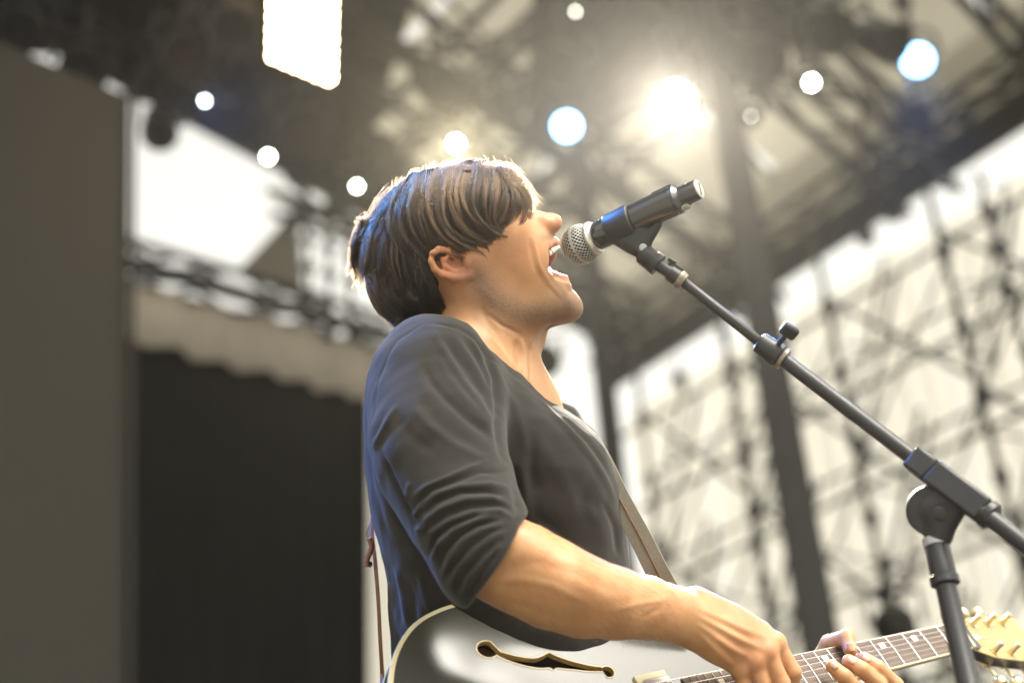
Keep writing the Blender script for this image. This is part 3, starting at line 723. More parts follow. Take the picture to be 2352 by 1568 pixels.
B.chain([vc(1640,1440,.135), vc(1720,1500,.11), vc(1762,1560,.105), vc(1775,1610,.118)], [.017,.013,.0105,.009], k=.012, kin=.008)   # thumb, behind
# -- far arm and fretting hand
B.chain([vc(1180,990,-.13), vc(1400,1590,-.13)], [.045,.042], k=.02)
B.chain([vc(1400,1590,-.13), vc(1600,1680,-.12), vc(1850,1690,-.06)], [.042,.040,.028], k=.02, kin=.02)
FH = dict(palm=[(1850,1690,-.06),(1890,1620,-.035),(1960,1640,-.02)])
B.chain([vc(1850,1690,-.06), vc(1900,1630,-.05)], [.027,.022], k=.015)
for q in [(1990,1600,-.02),(2020,1618,.0),(2045,1640,.015),(1985,1660,.02)]: B.chain([vc(1885,1640,-.05), vc(*q)], [.02,.0115], k=.016)
B.chain([vc(1880,1625,-.045), vc(1868,1545,-.035), vc(1905,1478,-.022), vc(1945,1464,.004), vc(1953,1492,.020)], [.017,.0140,.0115,.0105,.0088], k=.008, kin=.004)   # thumb over the neck
ff = [[(1912,1530,.062),(1938,1552,.070),(1975,1590,.066),(1990,1640,.03)],[(1950,1518,.050),(1980,1536,.060),(2018,1570,.060),(2025,1630,.025)],[(1985,1512,.040),(2016,1532,.050),(2058,1572,.050),(2060,1640,.02)]]
for ch,r in zip(ff, [.0096,.0098,.0094]): B.chain([vc(*p) for p in ch], [r*.92,r,r*1.02,r*1.05], k=.003, kin=.003)
B.chain([vc(1985,1660,.02), vc(1975,1640,.06), vc(1935,1600,.072)], [.010,.009,.008], k=.003)

FAST = 1.0
V, Fq = surface(B, (-.20,-.50,-2.02), (.56,.27,-1.50), 0.0016*FAST)
V = smooth_mesh(V, Fq, 1, .4); N = vnormals(V, Fq)
# small forms on the skin: tendons, knuckle creases, veins, jaw line, nose and mouth folds
sk = [([(1600,1395),(1700,1440),(1780,1472)],.0012,7),([(1600,1412),(1690,1462),(1760,1494)],.0014,7),([(1600,1430),(1670,1482),(1732,1516)],.0013,7),([(1600,1448),(1650,1500),(1698,1536)],.001,7),
 ([(1650,1425),(1730,1470)],-.0012,8),([(1640,1445),(1715,1495)],-.0012,8),([(1640,1470),(1690,1520)],-.001,8),
 ([(1130,1335),(1200,1330),(1270,1345),(1360,1390)],.0012,10),([(1140,1310),(1230,1290),(1330,1320),(1440,1370)],-.0010,14),([(1400,1405),(1470,1385),(1540,1375)],.0010,7),([(1470,1420),(1520,1395)],-.0008,6),
 ([(1128,1375),(1200,1392),(1290,1418)],-.001,10),
 ([(1222,538),(1228,560),(1239,610),(1262,652),(1296,688)],.0011,5),([(1216,545),(1220,575),(1228,612),(1248,655)],-.0009,6),([(1196,775),(1204,830),(1212,885)],.0030,5),([(1184,780),(1192,850)],-.0024,6),([(1216,785),(1220,870)],-.0022,4),([(1110,760),(1150,800),(1190,860)],.0022,8),([(1120,720),(1150,745),(1200,770)],-.0016,5),([(1100,700),(1135,760),(1180,840)],-.0016,9),
 ([(1140,700),(1100,655)],.0006,8)]
V = strokes(V, N, sk)
print('skin', len(V), 't', round(_t.time()-_t0,1))
# -- skin material: regions measured on the body itself
M['skin'], t, b = nmat('skin')
a1 = add(t, 'Attribute'); a1.attribute_name = 'stubble'; a2 = add(t, 'Attribute'); a2.attribute_name = 'flush'; a3 = add(t, 'Attribute'); a3.attribute_name = 'lips'
tc = add(t, 'TexCoord'); n1 = add(t, 'TexNoise', Scale=28.0, Detail=8.0); n2 = add(t, 'TexNoise', Scale=1000.0, Detail=3.0)
for n in (n1, n2): t.links.new(tc.outputs['Object'], n.inputs['Vector'])
def mixc(fac, A, Bc, blend='MIX'):
    m = add(t, 'Mix', data_type='RGBA', blend_type=blend); t.links.new(fac, m.inputs['Factor']) if not isinstance(fac, float) else setattr(m.inputs['Factor'], 'default_value', fac)
    if isinstance(A, tuple): m.inputs[6].default_value = A
    else: t.links.new(A, m.inputs[6])
    if isinstance(Bc, tuple): m.inputs[7].default_value = Bc
    else: t.links.new(Bc, m.inputs[7])
    return m.outputs[2]
mr = add(t, 'MapRange'); mr.inputs['From Min'].default_value = .35; mr.inputs['From Max'].default_value = .7; t.links.new(n1.outputs['Fac'], mr.inputs['Value'])
c = mixc(mr.outputs[0], (.44,.245,.118,1), (.38,.185,.085,1))
c = mixc(a2.outputs['Fac'], c, (.48,.16,.10,1))
mu = add(t, 'Math', operation='MULTIPLY'); mr2 = add(t, 'MapRange'); mr2.inputs['From Min'].default_value = .42; mr2.inputs['From Max'].default_value = .6; mr2.inputs['To Min'].default_value = .62; t.links.new(n2.outputs['Fac'], mr2.inputs['Value'])
t.links.new(a1.outputs['Fac'], mu.inputs[0]); t.links.new(mr2.outputs[0], mu.inputs[1])
c = mixc(mu.outputs[0], c, (.10,.062,.04,1))
c = mixc(a3.outputs['Fac'], c, (.42,.15,.11,1))
a4 = add(t, 'Attribute'); a4.attribute_name = 'mouth'; c = mixc(a4.outputs['Fac'], c, (.13,.022,.02,1))
t.links.new(c, b.inputs['Base Color']); b.inputs['Roughness'].default_value = .48; b.inputs['Specular IOR Level'].default_value = .4
b.inputs['Subsurface Weight'].default_value = .35; b.inputs['Subsurface Radius'].default_value = (.9,.35,.2); b.inputs['Subsurface Scale'].default_value = .006
n3 = add(t, 'TexVoronoi', Scale=700.0); t.links.new(tc.outputs['Object'], n3.inputs['Vector']); n4 = add(t, 'TexNoise', Scale=130.0, Detail=6.0); t.links.new(tc.outputs['Object'], n4.inputs['Vector'])
ad = add(t, 'Math', operation='MULTIPLY_ADD'); t.links.new(n4.outputs['Fac'], ad.inputs[0]); ad.inputs[1].default_value = 1.6; t.links.new(n3.outputs['Distance'], ad.inputs[2])
bp = add(t, 'Bump', Strength=.22, Distance=.0008); t.links.new(ad.outputs[0], bp.inputs['Height']); t.links.new(bp.outputs[0], b.inputs['Normal'])
body = smesh('body', V, Fq, M['skin'], person)
q = V-H0; fu = np.stack([q@e_f, q@e_u], 1); sl = np.abs(q@e_s); pq = proj(V)
def gauss(x, y, s, rad):
    c = H(x, y, s); d = np.linalg.norm(V-c, axis=1); 
    c2 = mir(c); d2 = np.linalg.norm(V-c2, axis=1); return np.exp(-(np.minimum(d, d2)/rad)**2)
stub = np.clip(np.exp(-(polydist(pq, [(1100,640),(1135,690),(1200,722),(1290,722),(1318,706)])[0]/46)**2)+.6*np.exp(-(polydist(pq, [(1250,546),(1262,544),(1270,547)])[0]/9)**2), 0, 1)*(V[:,1] > vc(0,800)[1])
vattr(body, 'stubble', stub*1.0)
vattr(body, 'flush', np.clip(.55*gauss(1040,610,80,.030)+.45*gauss(1272,512,0,.014)+.25*gauss(1200,570,40,.03)+.30*np.exp(-(np.linalg.norm(V-vc(1740,1500,.16), axis=1)/.03)**2)+.35*np.exp(-(np.linalg.norm(V-vc(1960,1500,.02), axis=1)/.02)**2), 0, 1))
lipd = np.minimum(polydist(pq, [(1254,584),(1262,569),(1271,560),(1280,558)])[0], polydist(pq, [(1254,592),(1264,610),(1281,622),(1300,636)])[0])
inm = np.clip(-sdpoly(pq, mouth)/3+.6, 0, 1)*(sl < .033)
vattr(body, 'lips', np.clip(np.exp(-(lipd/6)**2)*(sl < .03)*.75, 0, 1)); vattr(body, 'mouth', inm*(pq[:,0] < 1284))
# -- teeth, tongue, eye lashes
M['teeth'] = pbr('teeth', (.78,.70,.56), .25, spec=.5); M['gum'] = pbr('gum', (.30,.06,.05), .35); M['mouth'] = pbr('mouth_inside', (.10,.02,.018), .5)
def teeth(name, cx, cy, s_r, f_r, hgt, tilt, n=10, up_=1):
    mb = MB(); c = H(cx, cy, 0); cu, su = math.cos(R(tilt)), math.sin(R(tilt)); eu = e_u*cu+e_f*su; ef = e_f*cu-e_u*su
    for i in range(n):
        a = R(-72+144*(i+.5)/n); p = c+ef*f_r*mm*math.cos(a)+e_s*s_r*mm*math.sin(a)
        tg = -ef*f_r*math.sin(a)+e_s*s_r*math.cos(a); tg /= np.linalg.norm(tg); nn_ = np.cross(tg, eu)
        wdt = (4.2 if abs(a) < .35 else 3.5)*mm; hh = hgt*mm*(1 if abs(a) < .35 else .85)
        prof_ = [(-1.0,.55,.5),(-.6,.9,.8),(0,1.0,1.0),(.6,.88,1.1),(1.0,.6,.9)]
        V_ = []; F_ = []
        for z,wx,wy in prof_:
            for k in range(8):
                b_ = 2*math.pi*k/8; cx_, cy_ = math.cos(b_), math.sin(b_); sq = 1/max(abs(cx_), abs(cy_))**.6
                V_.append(p+eu*hh*z*up_*-1+tg*wdt*wx*cx_*sq*.92+nn_*2.6*mm*wy*cy_*sq)
        for r_i in range(4): F_ += [[r_i*8+k, r_i*8+(k+1)%8, (r_i+1)*8+(k+1)%8, (r_i+1)*8+k] for k in range(8)]
        F_ += [list(range(8))[::-1], [32+k for k in range(8)]]
        o = mesh_obj('tooth', to_world(V_), F_, M['teeth'], person, True)
teeth('upper', 1246,586,20,22,5.6,0,10,1)
teeth('lower', 1248,646,15,16,2.4,0,8,-1)
S2 = Sdf(); S2.ell(H(1240,600,0), (.026,.012,.017), HR, k=.01); S2.ell(H(1225,590,0), (.02,.02,.016), HR, k=.01)
Vt, Ft = surface(S2, H(1240,600,0)-.05, H(1240,600,0)+.05, .002); smesh('tongue', smooth_mesh(Vt, Ft), Ft, M['gum'], person)
# nails
M['nail'] = pbr('nail', (.55,.34,.25), .25, noise=.08, scale=80)
def nail(x, y, wd, ax_, nr_, L_, W2):
    c_ = vc(x,y,wd); a_ = np.array(ax_, float); a_ /= np.linalg.norm(a_); n_ = np.array(nr_, float); n_ -= a_*(n_@a_); n_ /= np.linalg.norm(n_); s_ = np.cross(a_, n_)
    V_ = []; F_ = []
    for i in range(6):
        u = i/5*2-1
        for j in range(7):
            v = (j/6*2-1); wv = W2*math.sqrt(max(1-abs(u)**4*.5,.1)); V_.append(c_+a_*L_*u+s_*wv*math.sin(v*1.1)/math.sin(1.1)+n_*(W2*(math.cos(v*1.1)-.6)))
    for i in range(5):
        for j in range(6): F_.append([i*7+j,i*7+j+1,(i+1)*7+j+1,(i+1)*7+j])
    o = mesh_obj('nail', to_world(V_), F_, M['nail'], person, True); q_ = o.modifiers.new('t','SOLIDIFY'); q_.thickness = .0007
nail(1956,1484,.0285,(-.2,1.0,-.2),(.25,.15,1),.0062,.0058)
nail(1916,1526,.0715,(-1,.75,-.1),(-.2,.75,.75),.0055,.0050)
nail(1957,1515,.0600,(-1,.6,-.2),(-.1,.8,.7),.0055,.0050)
nail(1990,1510,.0500,(-1,.6,-.2),(-.1,.8,.7),.0052,.0048)
mb = MB(); mb.tube([to_world(H(x,y,s)) for x,y,s in [(1195,497,30),(1190,499,38),(1178,500,44),(1166,498,46)]], [.0006,.001,.001,.0005], 8); mb.build('eyelash', pbr('lash', (.02,.012,.01), .6), person)
print('body done', round(_t.time()-_t0,1))
# ================================================================== SHIRT, HAIR
def c3(*pts): return [(799.7+.342*x, 705.6+.342*y) for x, y in pts]
def c4(*pts): return [(799.7+.36*x, 1129+.36*y) for x, y in pts]
TY = [700,718,733,757,784,822,856,897,919,941,962,996,1030,1071,1116,1184,1248,1300,1363,1467,1600,1750]
TLx= [985,975,945,910,883,859,846,838,837,836,835,835,835,836,842,853,868,882,888,897,905,905]
TRx= [995,1005,1040,1085,1140,1180,1206,1242,1270,1300,1335,1372,1394,1411,1427,1440,1444,1448,1450,1450,1450,1450]
TRz= [.02,.035,.055,.085,.115,.145,.16,.165,.165,.165,.165,.165,.165,.165,.16,.155,.15,.15,.15,.15,.15,.16]
def torso(p):
    q = proj(p); d = -p[:, 2]; y = q[:, 1]
    xl = np.interp(y, TY, TLx); xr = np.interp(y, TY, TRx); rz = np.interp(y, TY, TRz)
    cx = (xl+xr)/2; rx = (xr-xl)/2*D0/FPX; dx = (q[:, 0]-cx)*d/FPX; dz = p[:, 2]+D0+.02
    e = 2.3
    rho = (np.abs(dx/rx)**e+np.abs(dz/rz)**e)**(1/e)+1e-9
    g = np.sqrt((dx/rx**2)**2+(dz/rz**2)**2)/rho+1e-6
    v = (rho-1)/g
    return np.maximum(v, np.maximum((716-y)*D0/FPX, (y-1700)*D0/FPX))
SL = [(858,925,1140,965,.12),(857,1000,1150,1010,.16),(880,1075,1162,1062,.185),(925,1161,1177,1125,.215),(960,1228,1190,1160,.235),(1000,1295,1199,1185,.25),(1042,1368,1205,1205,.25),(1092,1380,1212,1240,.245)]
Ps, rs = tubeof(SL)
rs[0] *= .93
cuffA, cuffB = np.array([1199,1197.]), np.array([1088,1374.])
cn = np.array([cuffA[1]-cuffB[1], cuffB[0]-cuffA[0]]); cn = -cn/np.linalg.norm(cn)
if cn@np.array([1,0.3]) < 0: cn = -cn
sleeve = Sdf(); sleeve.chain(Ps, rs, k=.01, kin=.02); sleeve.ell(vc(1005,880,.10), (.080,.088,.075), None, k=.05)
def sleeve_f(p):
    v = sleeve(p); q = proj(p); c = ((q-cuffA)@cn+6*np.sin(np.clip((q[:,1]-1197)/177,0,1)*math.pi)*-1)*D0/FPX
    r = .003; a = v+r; b = c+r
    return np.sqrt(np.maximum(a,0)**2+np.maximum(b,0)**2)+np.minimum(np.maximum(a,b),0)-r
COLLAR = np.array([(960,716),(981,719),(1006,721),(1039,729),(1073,744),(1097,764),(1124,800),(1159,826),(1193,853),(1231,884),(1250,880),(1450,880)], float)
def collar_cut(p):                        # positive above the neckline
    q = proj(p); yc = np.interp(q[:, 0], COLLAR[:, 0], COLLAR[:, 1])
    sl = np.interp(q[:, 0], [960,1006,1097,1124,1231,1260],[1,.98,.75,.7,.75,1.0])
    return np.where((q[:, 0] > 960) & (q[:, 0] < 1240), (yc-q[:, 1])*sl*D0/FPX, -.02)
def shirt_f(p):
    a = torso(p); a = smin(a, sleeve_f(p), .010)
    # far sleeve
    a = smin(a, far(p), .02)
    b = collar_cut(p); r = .0025; a = a+r; b = b+r
    return np.sqrt(np.maximum(a,0)**2+np.maximum(b,0)**2)+np.minimum(np.maximum(a,b),0)-r
far = Sdf(); far.chain([vc(1185,1015,-.12), vc(1400,1600,-.12)], [.07,.055], k=.02)
S3 = Sdf(); S3.fn(shirt_f)
Vs, Fs = surface(S3, (-.24,-.52,-2.10), (.22,.05,-1.44), .0023)
Vs = smooth_mesh(Vs, Fs, 2, .5); Ns = vnormals(Vs, Fs)
big = .0008
fold = []
fr = random.Random(3)
def fo(pts, amp, wd):
    q_ = [(x+fr.uniform(-3,3), y+fr.uniform(-3,3)) for x, y in pts] if wd < 8 and len(pts) > 3 else pts
    fold.append((q_, amp*big*fr.uniform(.55,1.1), wd*fr.uniform(.8,1.3)))
# shoulder and chest
fo(c3((870,190),(935,330),(985,480),(1003,650),(1003,800),(1030,950),(1060,1060)), -9, 9)
fo(c3((900,230),(960,350),(1020,500),(1040,650),(1050,800)), 4, 9)
fo(c3((820,200),(890,330),(945,470),(975,620),(985,760)), 4.5, 8)
fo(c3((760,190),(850,310),(920,450),(965,600),(985,720)), -5, 8)
fo(c3((690,170),(790,300),(880,440),(940,580),(975,700)), 4, 9)
fo(c3((620,200),(720,330),(820,450),(920,590),(975,730)), -3.5, 10)
fo(c3((580,170),(660,320),(760,480),(880,640),(970,800)), 4, 9)
fo(c3((500,380),(560,500),(650,610),(780,730),(900,820),(985,880)), -5, 11)
fo(c3((600,330),(680,480),(800,640),(930,780),(1000,880)), 3.5, 9)
fo(c3((430,480),(500,640),(620,780),(780,880),(940,960)), -2.5, 13)
fo(c3((420,640),(520,780),(680,900),(860,990),(1000,1010)), 2.2, 12)
fo(c3((300,640),(340,760),(440,880),(600,980)), -2, 14)
# torso
fo(c3((1060,560),(1130,700),(1180,850),(1205,1000)), 3, 14); fo(c3((1240,820),(1230,960),(1240,1120),(1270,1250)), -3.5, 14)
fo(c3((1160,1060),(1180,1200),(1200,1330),(1205,1450)), 4, 10); fo(c3((1110,1060),(1130,1200),(1145,1400)), -5, 9)
fo(c3((1200,830),(1300,930),(1420,1080),(1500,1250),(1560,1450)), 2.2, 16); fo(c3((1330,900),(1450,1060),(1560,1250),(1640,1450)), -2, 16)
fo(c3((1255,545),(1320,650),(1450,790),(1560,920),(1660,1050),(1750,1200),(1800,1320)), 2.8, 6)
fo(c3((1290,570),(1370,670),(1490,790),(1600,900),(1700,1040),(1790,1200)), -4, 7)
fo(c3((1100,430),(1200,560),(1290,700),(1400,850)), 1.6, 16); fo(c3((1050,430),(1130,560),(1230,760)), -1.6, 14)
fo(c4((1180,130),(1260,200),(1360,260)), -1.5, 12); fo(c4((1500,60),(1600,200),(1680,380)), 2.5, 12); fo(c4((1620,60),(1700,230),(1730,420)), -3, 10)
# elbow: nested arcs
for r in [((430,1290),(520,1210),(650,1140),(800,1075),(950,1030)),((500,1340),(600,1260),(760,1200),(950,1180),(1080,1220)),((500,1450),(620,1350),(780,1290),(960,1280),(1090,1330)),((540,1540),(680,1440),(850,1380),(1020,1370),(1110,1420))]: fo(c3(*r), 5, 6)
for r in [((430,1340),(560,1230),(700,1165),(900,1100),(1060,1110)),((480,1400),(580,1310),(740,1245),(930,1230),(1070,1270)),((510,1500),(650,1400),(820,1340),(1000,1325),(1100,1370))]: fo(c3(*r), -6, 6)
for r in [((500,420),(560,300),(650,215),(760,160),(900,120)),((580,500),(620,390),(700,285),(820,215),(990,175)),((620,570),(680,455),(780,345),(900,265),(1020,225)),((690,650),(750,530),(860,405),(980,300)),((760,660),(800,580),(880,480),(960,370))]: fo(c4(*r), -6, 5.5)
for r in [((530,450),(590,330),(680,240),(800,185),(950,145)),((600,540),(650,420),(740,310),(860,235),(1000,200)),((650,610),(710,490),(820,370),(940,275),(1030,235)),((725,660),(780,550),(870,445),(970,340))]: fo(c4(*r), 5, 5.5)
for r in [((420,230),(470,250),(520,190)),((380,130),(420,160),(470,90)),((520,430),(560,390),(600,300))]: fo(c4(*r), 4, 4)
# back: seam, pulled folds under the arm
fo(c3((530,92),(440,138),(330,215),(262,330),(212,460),(182,620),(168,760)), -2.6, 3.2)
fo(c3((536,110),(560,105),(640,118),(740,140),(820,180),(880,240),(930,300)), -1.6, 3)
fo(c3((170,960),(215,870),(270,760),(330,660)), 3, 6); fo(c3((175,900),(215,790),(250,690)), -3, 5); fo(c3((185,1000),(240,900),(320,800),(420,720)), -2.5, 8)
fo(c3((215,960),(290,1150),(370,1310),(450,1470)), -7, 6)
fo(c3((150,1000),(200,1150),(270,1330),(340,1480)), 3, 9); fo(c3((130,1000),(165,1200),(230,1400),(280,1560)), -3, 8)
fo(c3((390,1320),(400,1250),(415,1170)), 4, 4); fo(c3((430,1440),(460,1370),(490,1310)), 4, 4); fo(c3((455,1530),(500,1450),(560,1380)), 4, 4)
fo(c4((300,480),(340,640),(380,800),(400,900)), 3, 7); fo(c4((260,450),(300,640),(340,850)), -3, 7); fo(c4((380,560),(420,700),(440,860)), -3, 8); fo(c4((450,520),(500,680),(540,790)), 3, 8)
# cuff hem
fo([(1190,1196),(1172,1222),(1143,1262),(1117,1302),(1096,1334),(1080,1366)], -1.4, 2.5)
fo([(x, y+22) for x, y in COLLAR[1:-3]], -1.2, 2.5)
Vs = strokes(Vs, Ns, fold, wmin=None)
# fine random creases
def wav(P, s, seed):
    r = np.random.RandomState(seed); o = np.zeros(len(P))
    for _ in range(10):
        k = r.randn(3)*s; o += np.sin(P@k+r.rand()*6)/3
    return o
Vs = Vs+Ns*(.0010*wav(Vs+.02*np.stack([wav(Vs,9,3),wav(Vs,9,4),wav(Vs,9,5)],1), 40, 1)+.0004*wav(Vs, 90, 2))[:, None]
Vs = smooth_mesh(Vs, Fs, 1, .4)
M['shirt'] = pbr('shirt_cotton', (.022,.0202,.0178), .92, noise=.22, scale=60, bump=.35, bscale=900, spec=.15, sheen=.12)
shirt = smesh('shirt', Vs, Fs, M['shirt'], person)
print('shirt', len(Vs), round(_t.time()-_t0,1))
# turned-down flap of the open collar on the far side
mb = MB(); fl = [(1229,884,.02),(1262,905,-.01),(1290,920,-.03),(1326,930,-.05),(1335,958,-.06),(1362,985,-.065)]; lo_ = [(1232,890,.03),(1275,940,.02),(1310,968,.0),(1340,990,-.01),(1362,1012,-.02),(1384,1030,-.03)]
Vv = [vw(*p) for p in fl]+[vw(*p) for p in lo_]+[vw(p[0],p[1]+2,p[2]-.012) for p in fl]+[vw(p[0],p[1]+2,p[2]-.02) for p in lo_]
Ff = []
for i in range(5): Ff += [[i,i+1,7+i,6+i],[12+i,18+i,19+i,13+i],[i,12+i,13+i,i+1],[6+i,7+i,19+i,18+i]]
Ff += [[0,6,18,12],[5,17,23,11]]
fo_ = mesh_obj('collar_flap', Vv, Ff, M['shirt'], person, True); m_ = fo_.modifiers.new('round','SUBSURF'); m_.levels = m_.render_levels = 2
# trousers and boots, below the picture
M['denim'] = pbr('denim', (.03,.035,.05), .9, noise=.3, scale=80, bump=.3, bscale=700); M['boot'] = pbr('boot_leather', (.03,.02,.015), .5, bump=.2)
Tr = Sdf(); hip = (np.array(vw(1180,1700,-.02))); fl_ = lambda x, y, z: (np.array([x,y,z])-CAM)@RM
hz = hip[2]
Tr.ell(fl_(hip[0],hip[1],hz-.02), (.17,.13,.15), None, k=.05)
for sx in (-1, 1): Tr.chain([fl_(hip[0]+.02,hip[1]+sx*.09,hz-.05), fl_(hip[0]+.05,hip[1]+sx*.13,hz*.52), fl_(hip[0]-.01,hip[1]+sx*.16,.09)], [.10,.07,.052], k=.04, kin=.03)
c0 = fl_(hip[0],hip[1],hz/2); Vt, Ft = surface(Tr, c0-np.array([.35,.85,.75]), c0+np.array([.35,.75,.75]), .008); smesh('trousers', smooth_mesh(Vt,Ft,2), Ft, M['denim'], person)
for sx in (-1, 1):
    Bt = Sdf(); Bt.chain([fl_(hip[0]-.02,hip[1]+sx*.16,.13), fl_(hip[0]-.03,hip[1]+sx*.16,.05), fl_(hip[0]+.08,hip[1]+sx*.18,.04), fl_(hip[0]+.18,hip[1]+sx*.20,.035)], [.058,.05,.045,.036], k=.02, kin=.02)
    c0 = fl_(hip[0]+.06,hip[1]+sx*.18,.07); Vt, Ft = surface(Bt, c0-.28, c0+.28, .006); smesh('boot', smooth_mesh(Vt,Ft,2), Ft, M['boot'], person)

# ---- hair: a cap that carries the locks, and the locks as strands
HV = Sdf(); HE(HV, 1032,552,0, 108,100,82, k=.02); HE(HV, 935,645,0, 52,58,60, k=.05); HE(HV, 1140,474,0, 40,50,60, k=.04); HE(HV, 965,690,0, 40,42,52, k=.04)
HP = np.array([(1250,360),(1198,402),(1186,430),(1158,462),(1138,500),(1118,525),(1092,540),(1075,551),(1050,556),(1022,566),(996,574),(986,592),(992,615),(1008,634),(1018,646),(1012,674),(1008,713),(998,775),(880,775),(780,640),(780,380),(1000,330)], float)
HP3 = HP.copy()
def cap_f(p):
    q = proj(p); v = HV(p)+.009; n_ = .004*wav(p, 60, 8)+.003*wav(p, 130, 9)
    c = sdpoly(q, HP3)*D0/FPX
    return np.maximum(v+n_, c+.004)
S4 = Sdf(); S4.fn(cap_f)
Vc_, Fc_ = surface(S4, (-.26,-.02,-1.98), (.06,.26,-1.68), .0028)
M['hair_base'] = pbr('hair_base', (.010,.006,.004), .85, noise=.5, scale=120, bump=.8, bscale=260, spec=.2)
smesh('hair_cap', smooth_mesh(Vc_,Fc_,1), Fc_, M['hair_base'], person)
# depth of the hair surface as seen from the audience, on a grid
gx = np.arange(790, 1240, 4.0); gy = np.arange(350, 770, 4.0); GX, GY = np.meshgrid(gx, gy)
rd = np.stack([(GX.ravel()-1176)/FPX, (784-GY.ravel())/FPX, -np.ones(GX.size)], 1); ln = np.linalg.norm(rd, axis=1)
tt = np.full(len(rd), 1.62); mnv = np.full(len(rd), 9.0); tb = tt.copy()
for _ in range(28):
    v = HV(rd*tt[:, None]); m = v < mnv; mnv[m] = v[m]; tb[m] = tt[m]; tt = tt+np.maximum(v, -.002)/ln*.9; tt = np.minimum(tt, 1.95)
DZ = tb.reshape(GX.shape)
def depth_at(x, y):
    fx = np.clip((x-gx[0])/4, 0, len(gx)-1.001); fy = np.clip((y-gy[0])/4, 0, len(gy)-1.001); i = fx.astype(int); j = fy.astype(int); a = fx-i; b_ = fy-j
    return DZ[j,i]*(1-a)*(1-b_)+DZ[j,i+1]*a*(1-b_)+DZ[j+1,i]*(1-a)*b_+DZ[j+1,i+1]*a*b_
G = [[(1130,165),(1105,260),(1080,400),(1100,520),(1180,640),(1290,715),(1380,700)],
[(1060,170),(1020,290),(1010,430),(1060,560),(1150,670),(1260,730),(1340,735)],
[(1000,180),(960,300),(960,440),(1010,580),(1100,690),(1220,745)],[(930,195),(890,310),(885,450),(920,590),(1020,710),(1120,765)],
[(880,210),(830,320),(820,460),(850,600),(940,720),(1060,790),(1085,850)],[(1200,165),(1190,280),(1170,400),(1180,520),(1230,630),(1340,700)],
[(1250,180),(1260,280),(1250,400),(1240,520),(1270,620),(1350,690)],[(1300,195),(1345,300),(1350,420),(1310,540),(1270,640),(1260,660)],
[(1350,215),(1400,300),(1420,400),(1400,520),(1340,620),(1250,650)],[(1370,225),(1440,320),(1480,420),(1510,500),(1490,590),(1430,640)],
[(1420,265),(1490,340),(1525,420),(1540,490)],[(1330,205),(1400,260),(1470,350),(1510,450),(1500,560)],
[(780,255),(720,400),(700,520),(740,640),(820,740),(900,790)],[(820,240),(770,360),(760,500),(800,640),(890,750),(980,800)],
[(700,300),(620,420),(580,540),(600,660),(660,760),(740,840)],[(740,280),(670,400),(640,530),(680,670),(760,780),(790,830)],
[(620,360),(520,460),(470,580),(480,700),(540,820),(620,900)],[(660,340),(570,440),(520,570),(540,700),(610,820),(700,900)],
[(520,380),(420,480),(360,590),(310,690),(270,790),(260,880)],[(570,360),(480,460),(400,560),(350,660),(320,760),(310,850)],
[(560,400),(470,520),(420,640),(380,760),(350,880),(340,980)],[(480,560),(420,700),(410,860),(430,1000),(480,1120)],
[(620,640),(580,780),(590,920),(630,1060),(700,1160),(760,1240)],[(540,620),(500,760),(500,900),(540,1050),(620,1180)],
[(700,760),(670,880),(690,1000),(740,1110),(810,1200),(840,1260)],[(760,830),(745,940),(775,1040),(820,1130),(850,1220)],
[(350,900),(340,1020),(370,1140),(430,1240),(520,1330)],[(430,960),(430,1080),(480,1190),(560,1290),(640,1340)],
[(500,1000),(510,1130),(580,1240),(660,1320),(700,1330)],[(600,1040),(630,1150),(700,1250),(760,1290)],
[(300,610),(245,690),(208,790),(215,880),(245,970)],[(330,590),(280,660),(245,760),(235,860),(215,930)],[(360,600),(320,700),(300,820),(290,930),(270,1000)],
[(560,1290),(600,1340),(560,1400)],[(450,540),(380,600),(320,640),(280,600)]]
G = [np.array([(752.6+.3*x, 329.3+.3*y) for x, y in g]) for g in G]
rng = np.random.RandomState(11)
def resamp(P, n):
    L = np.concatenate([[0], np.cumsum(np.linalg.norm(np.diff(P, axis=0), axis=1))]); s = np.linspace(0, L[-1], 200)
    X = np.interp(s, L, P[:, 0]); Y = np.interp(s, L, P[:, 1]); k = np.ones(31)/31
    Xs = np.convolve(np.pad(X, 15, 'edge'), k, 'valid'); Ys = np.convolve(np.pad(Y, 15, 'edge'), k, 'valid'); i = np.linspace(0, 199, n).astype(int)
    return np.stack([Xs[i], Ys[i]], 1), L[-1]
NP_ = 14; strands = []; tone = []
G += [np.array([(752.6+.3*x, 329.3+.3*y) for x, y in g]) for g in [[(1300,190),(1380,250),(1440,330),(1485,430)],[(1380,235),(1440,300),(1485,380),(1510,460)],[(1400,245),(1465,320),(1505,400),(1528,470)],[(1350,215),(1430,290),(1480,360),(1500,440)]]]
thin = {7:.5, 8:.4, 9:.5, 10:.6, 11:.3, 35:.8, 36:.8, 37:.8, 38:.8}
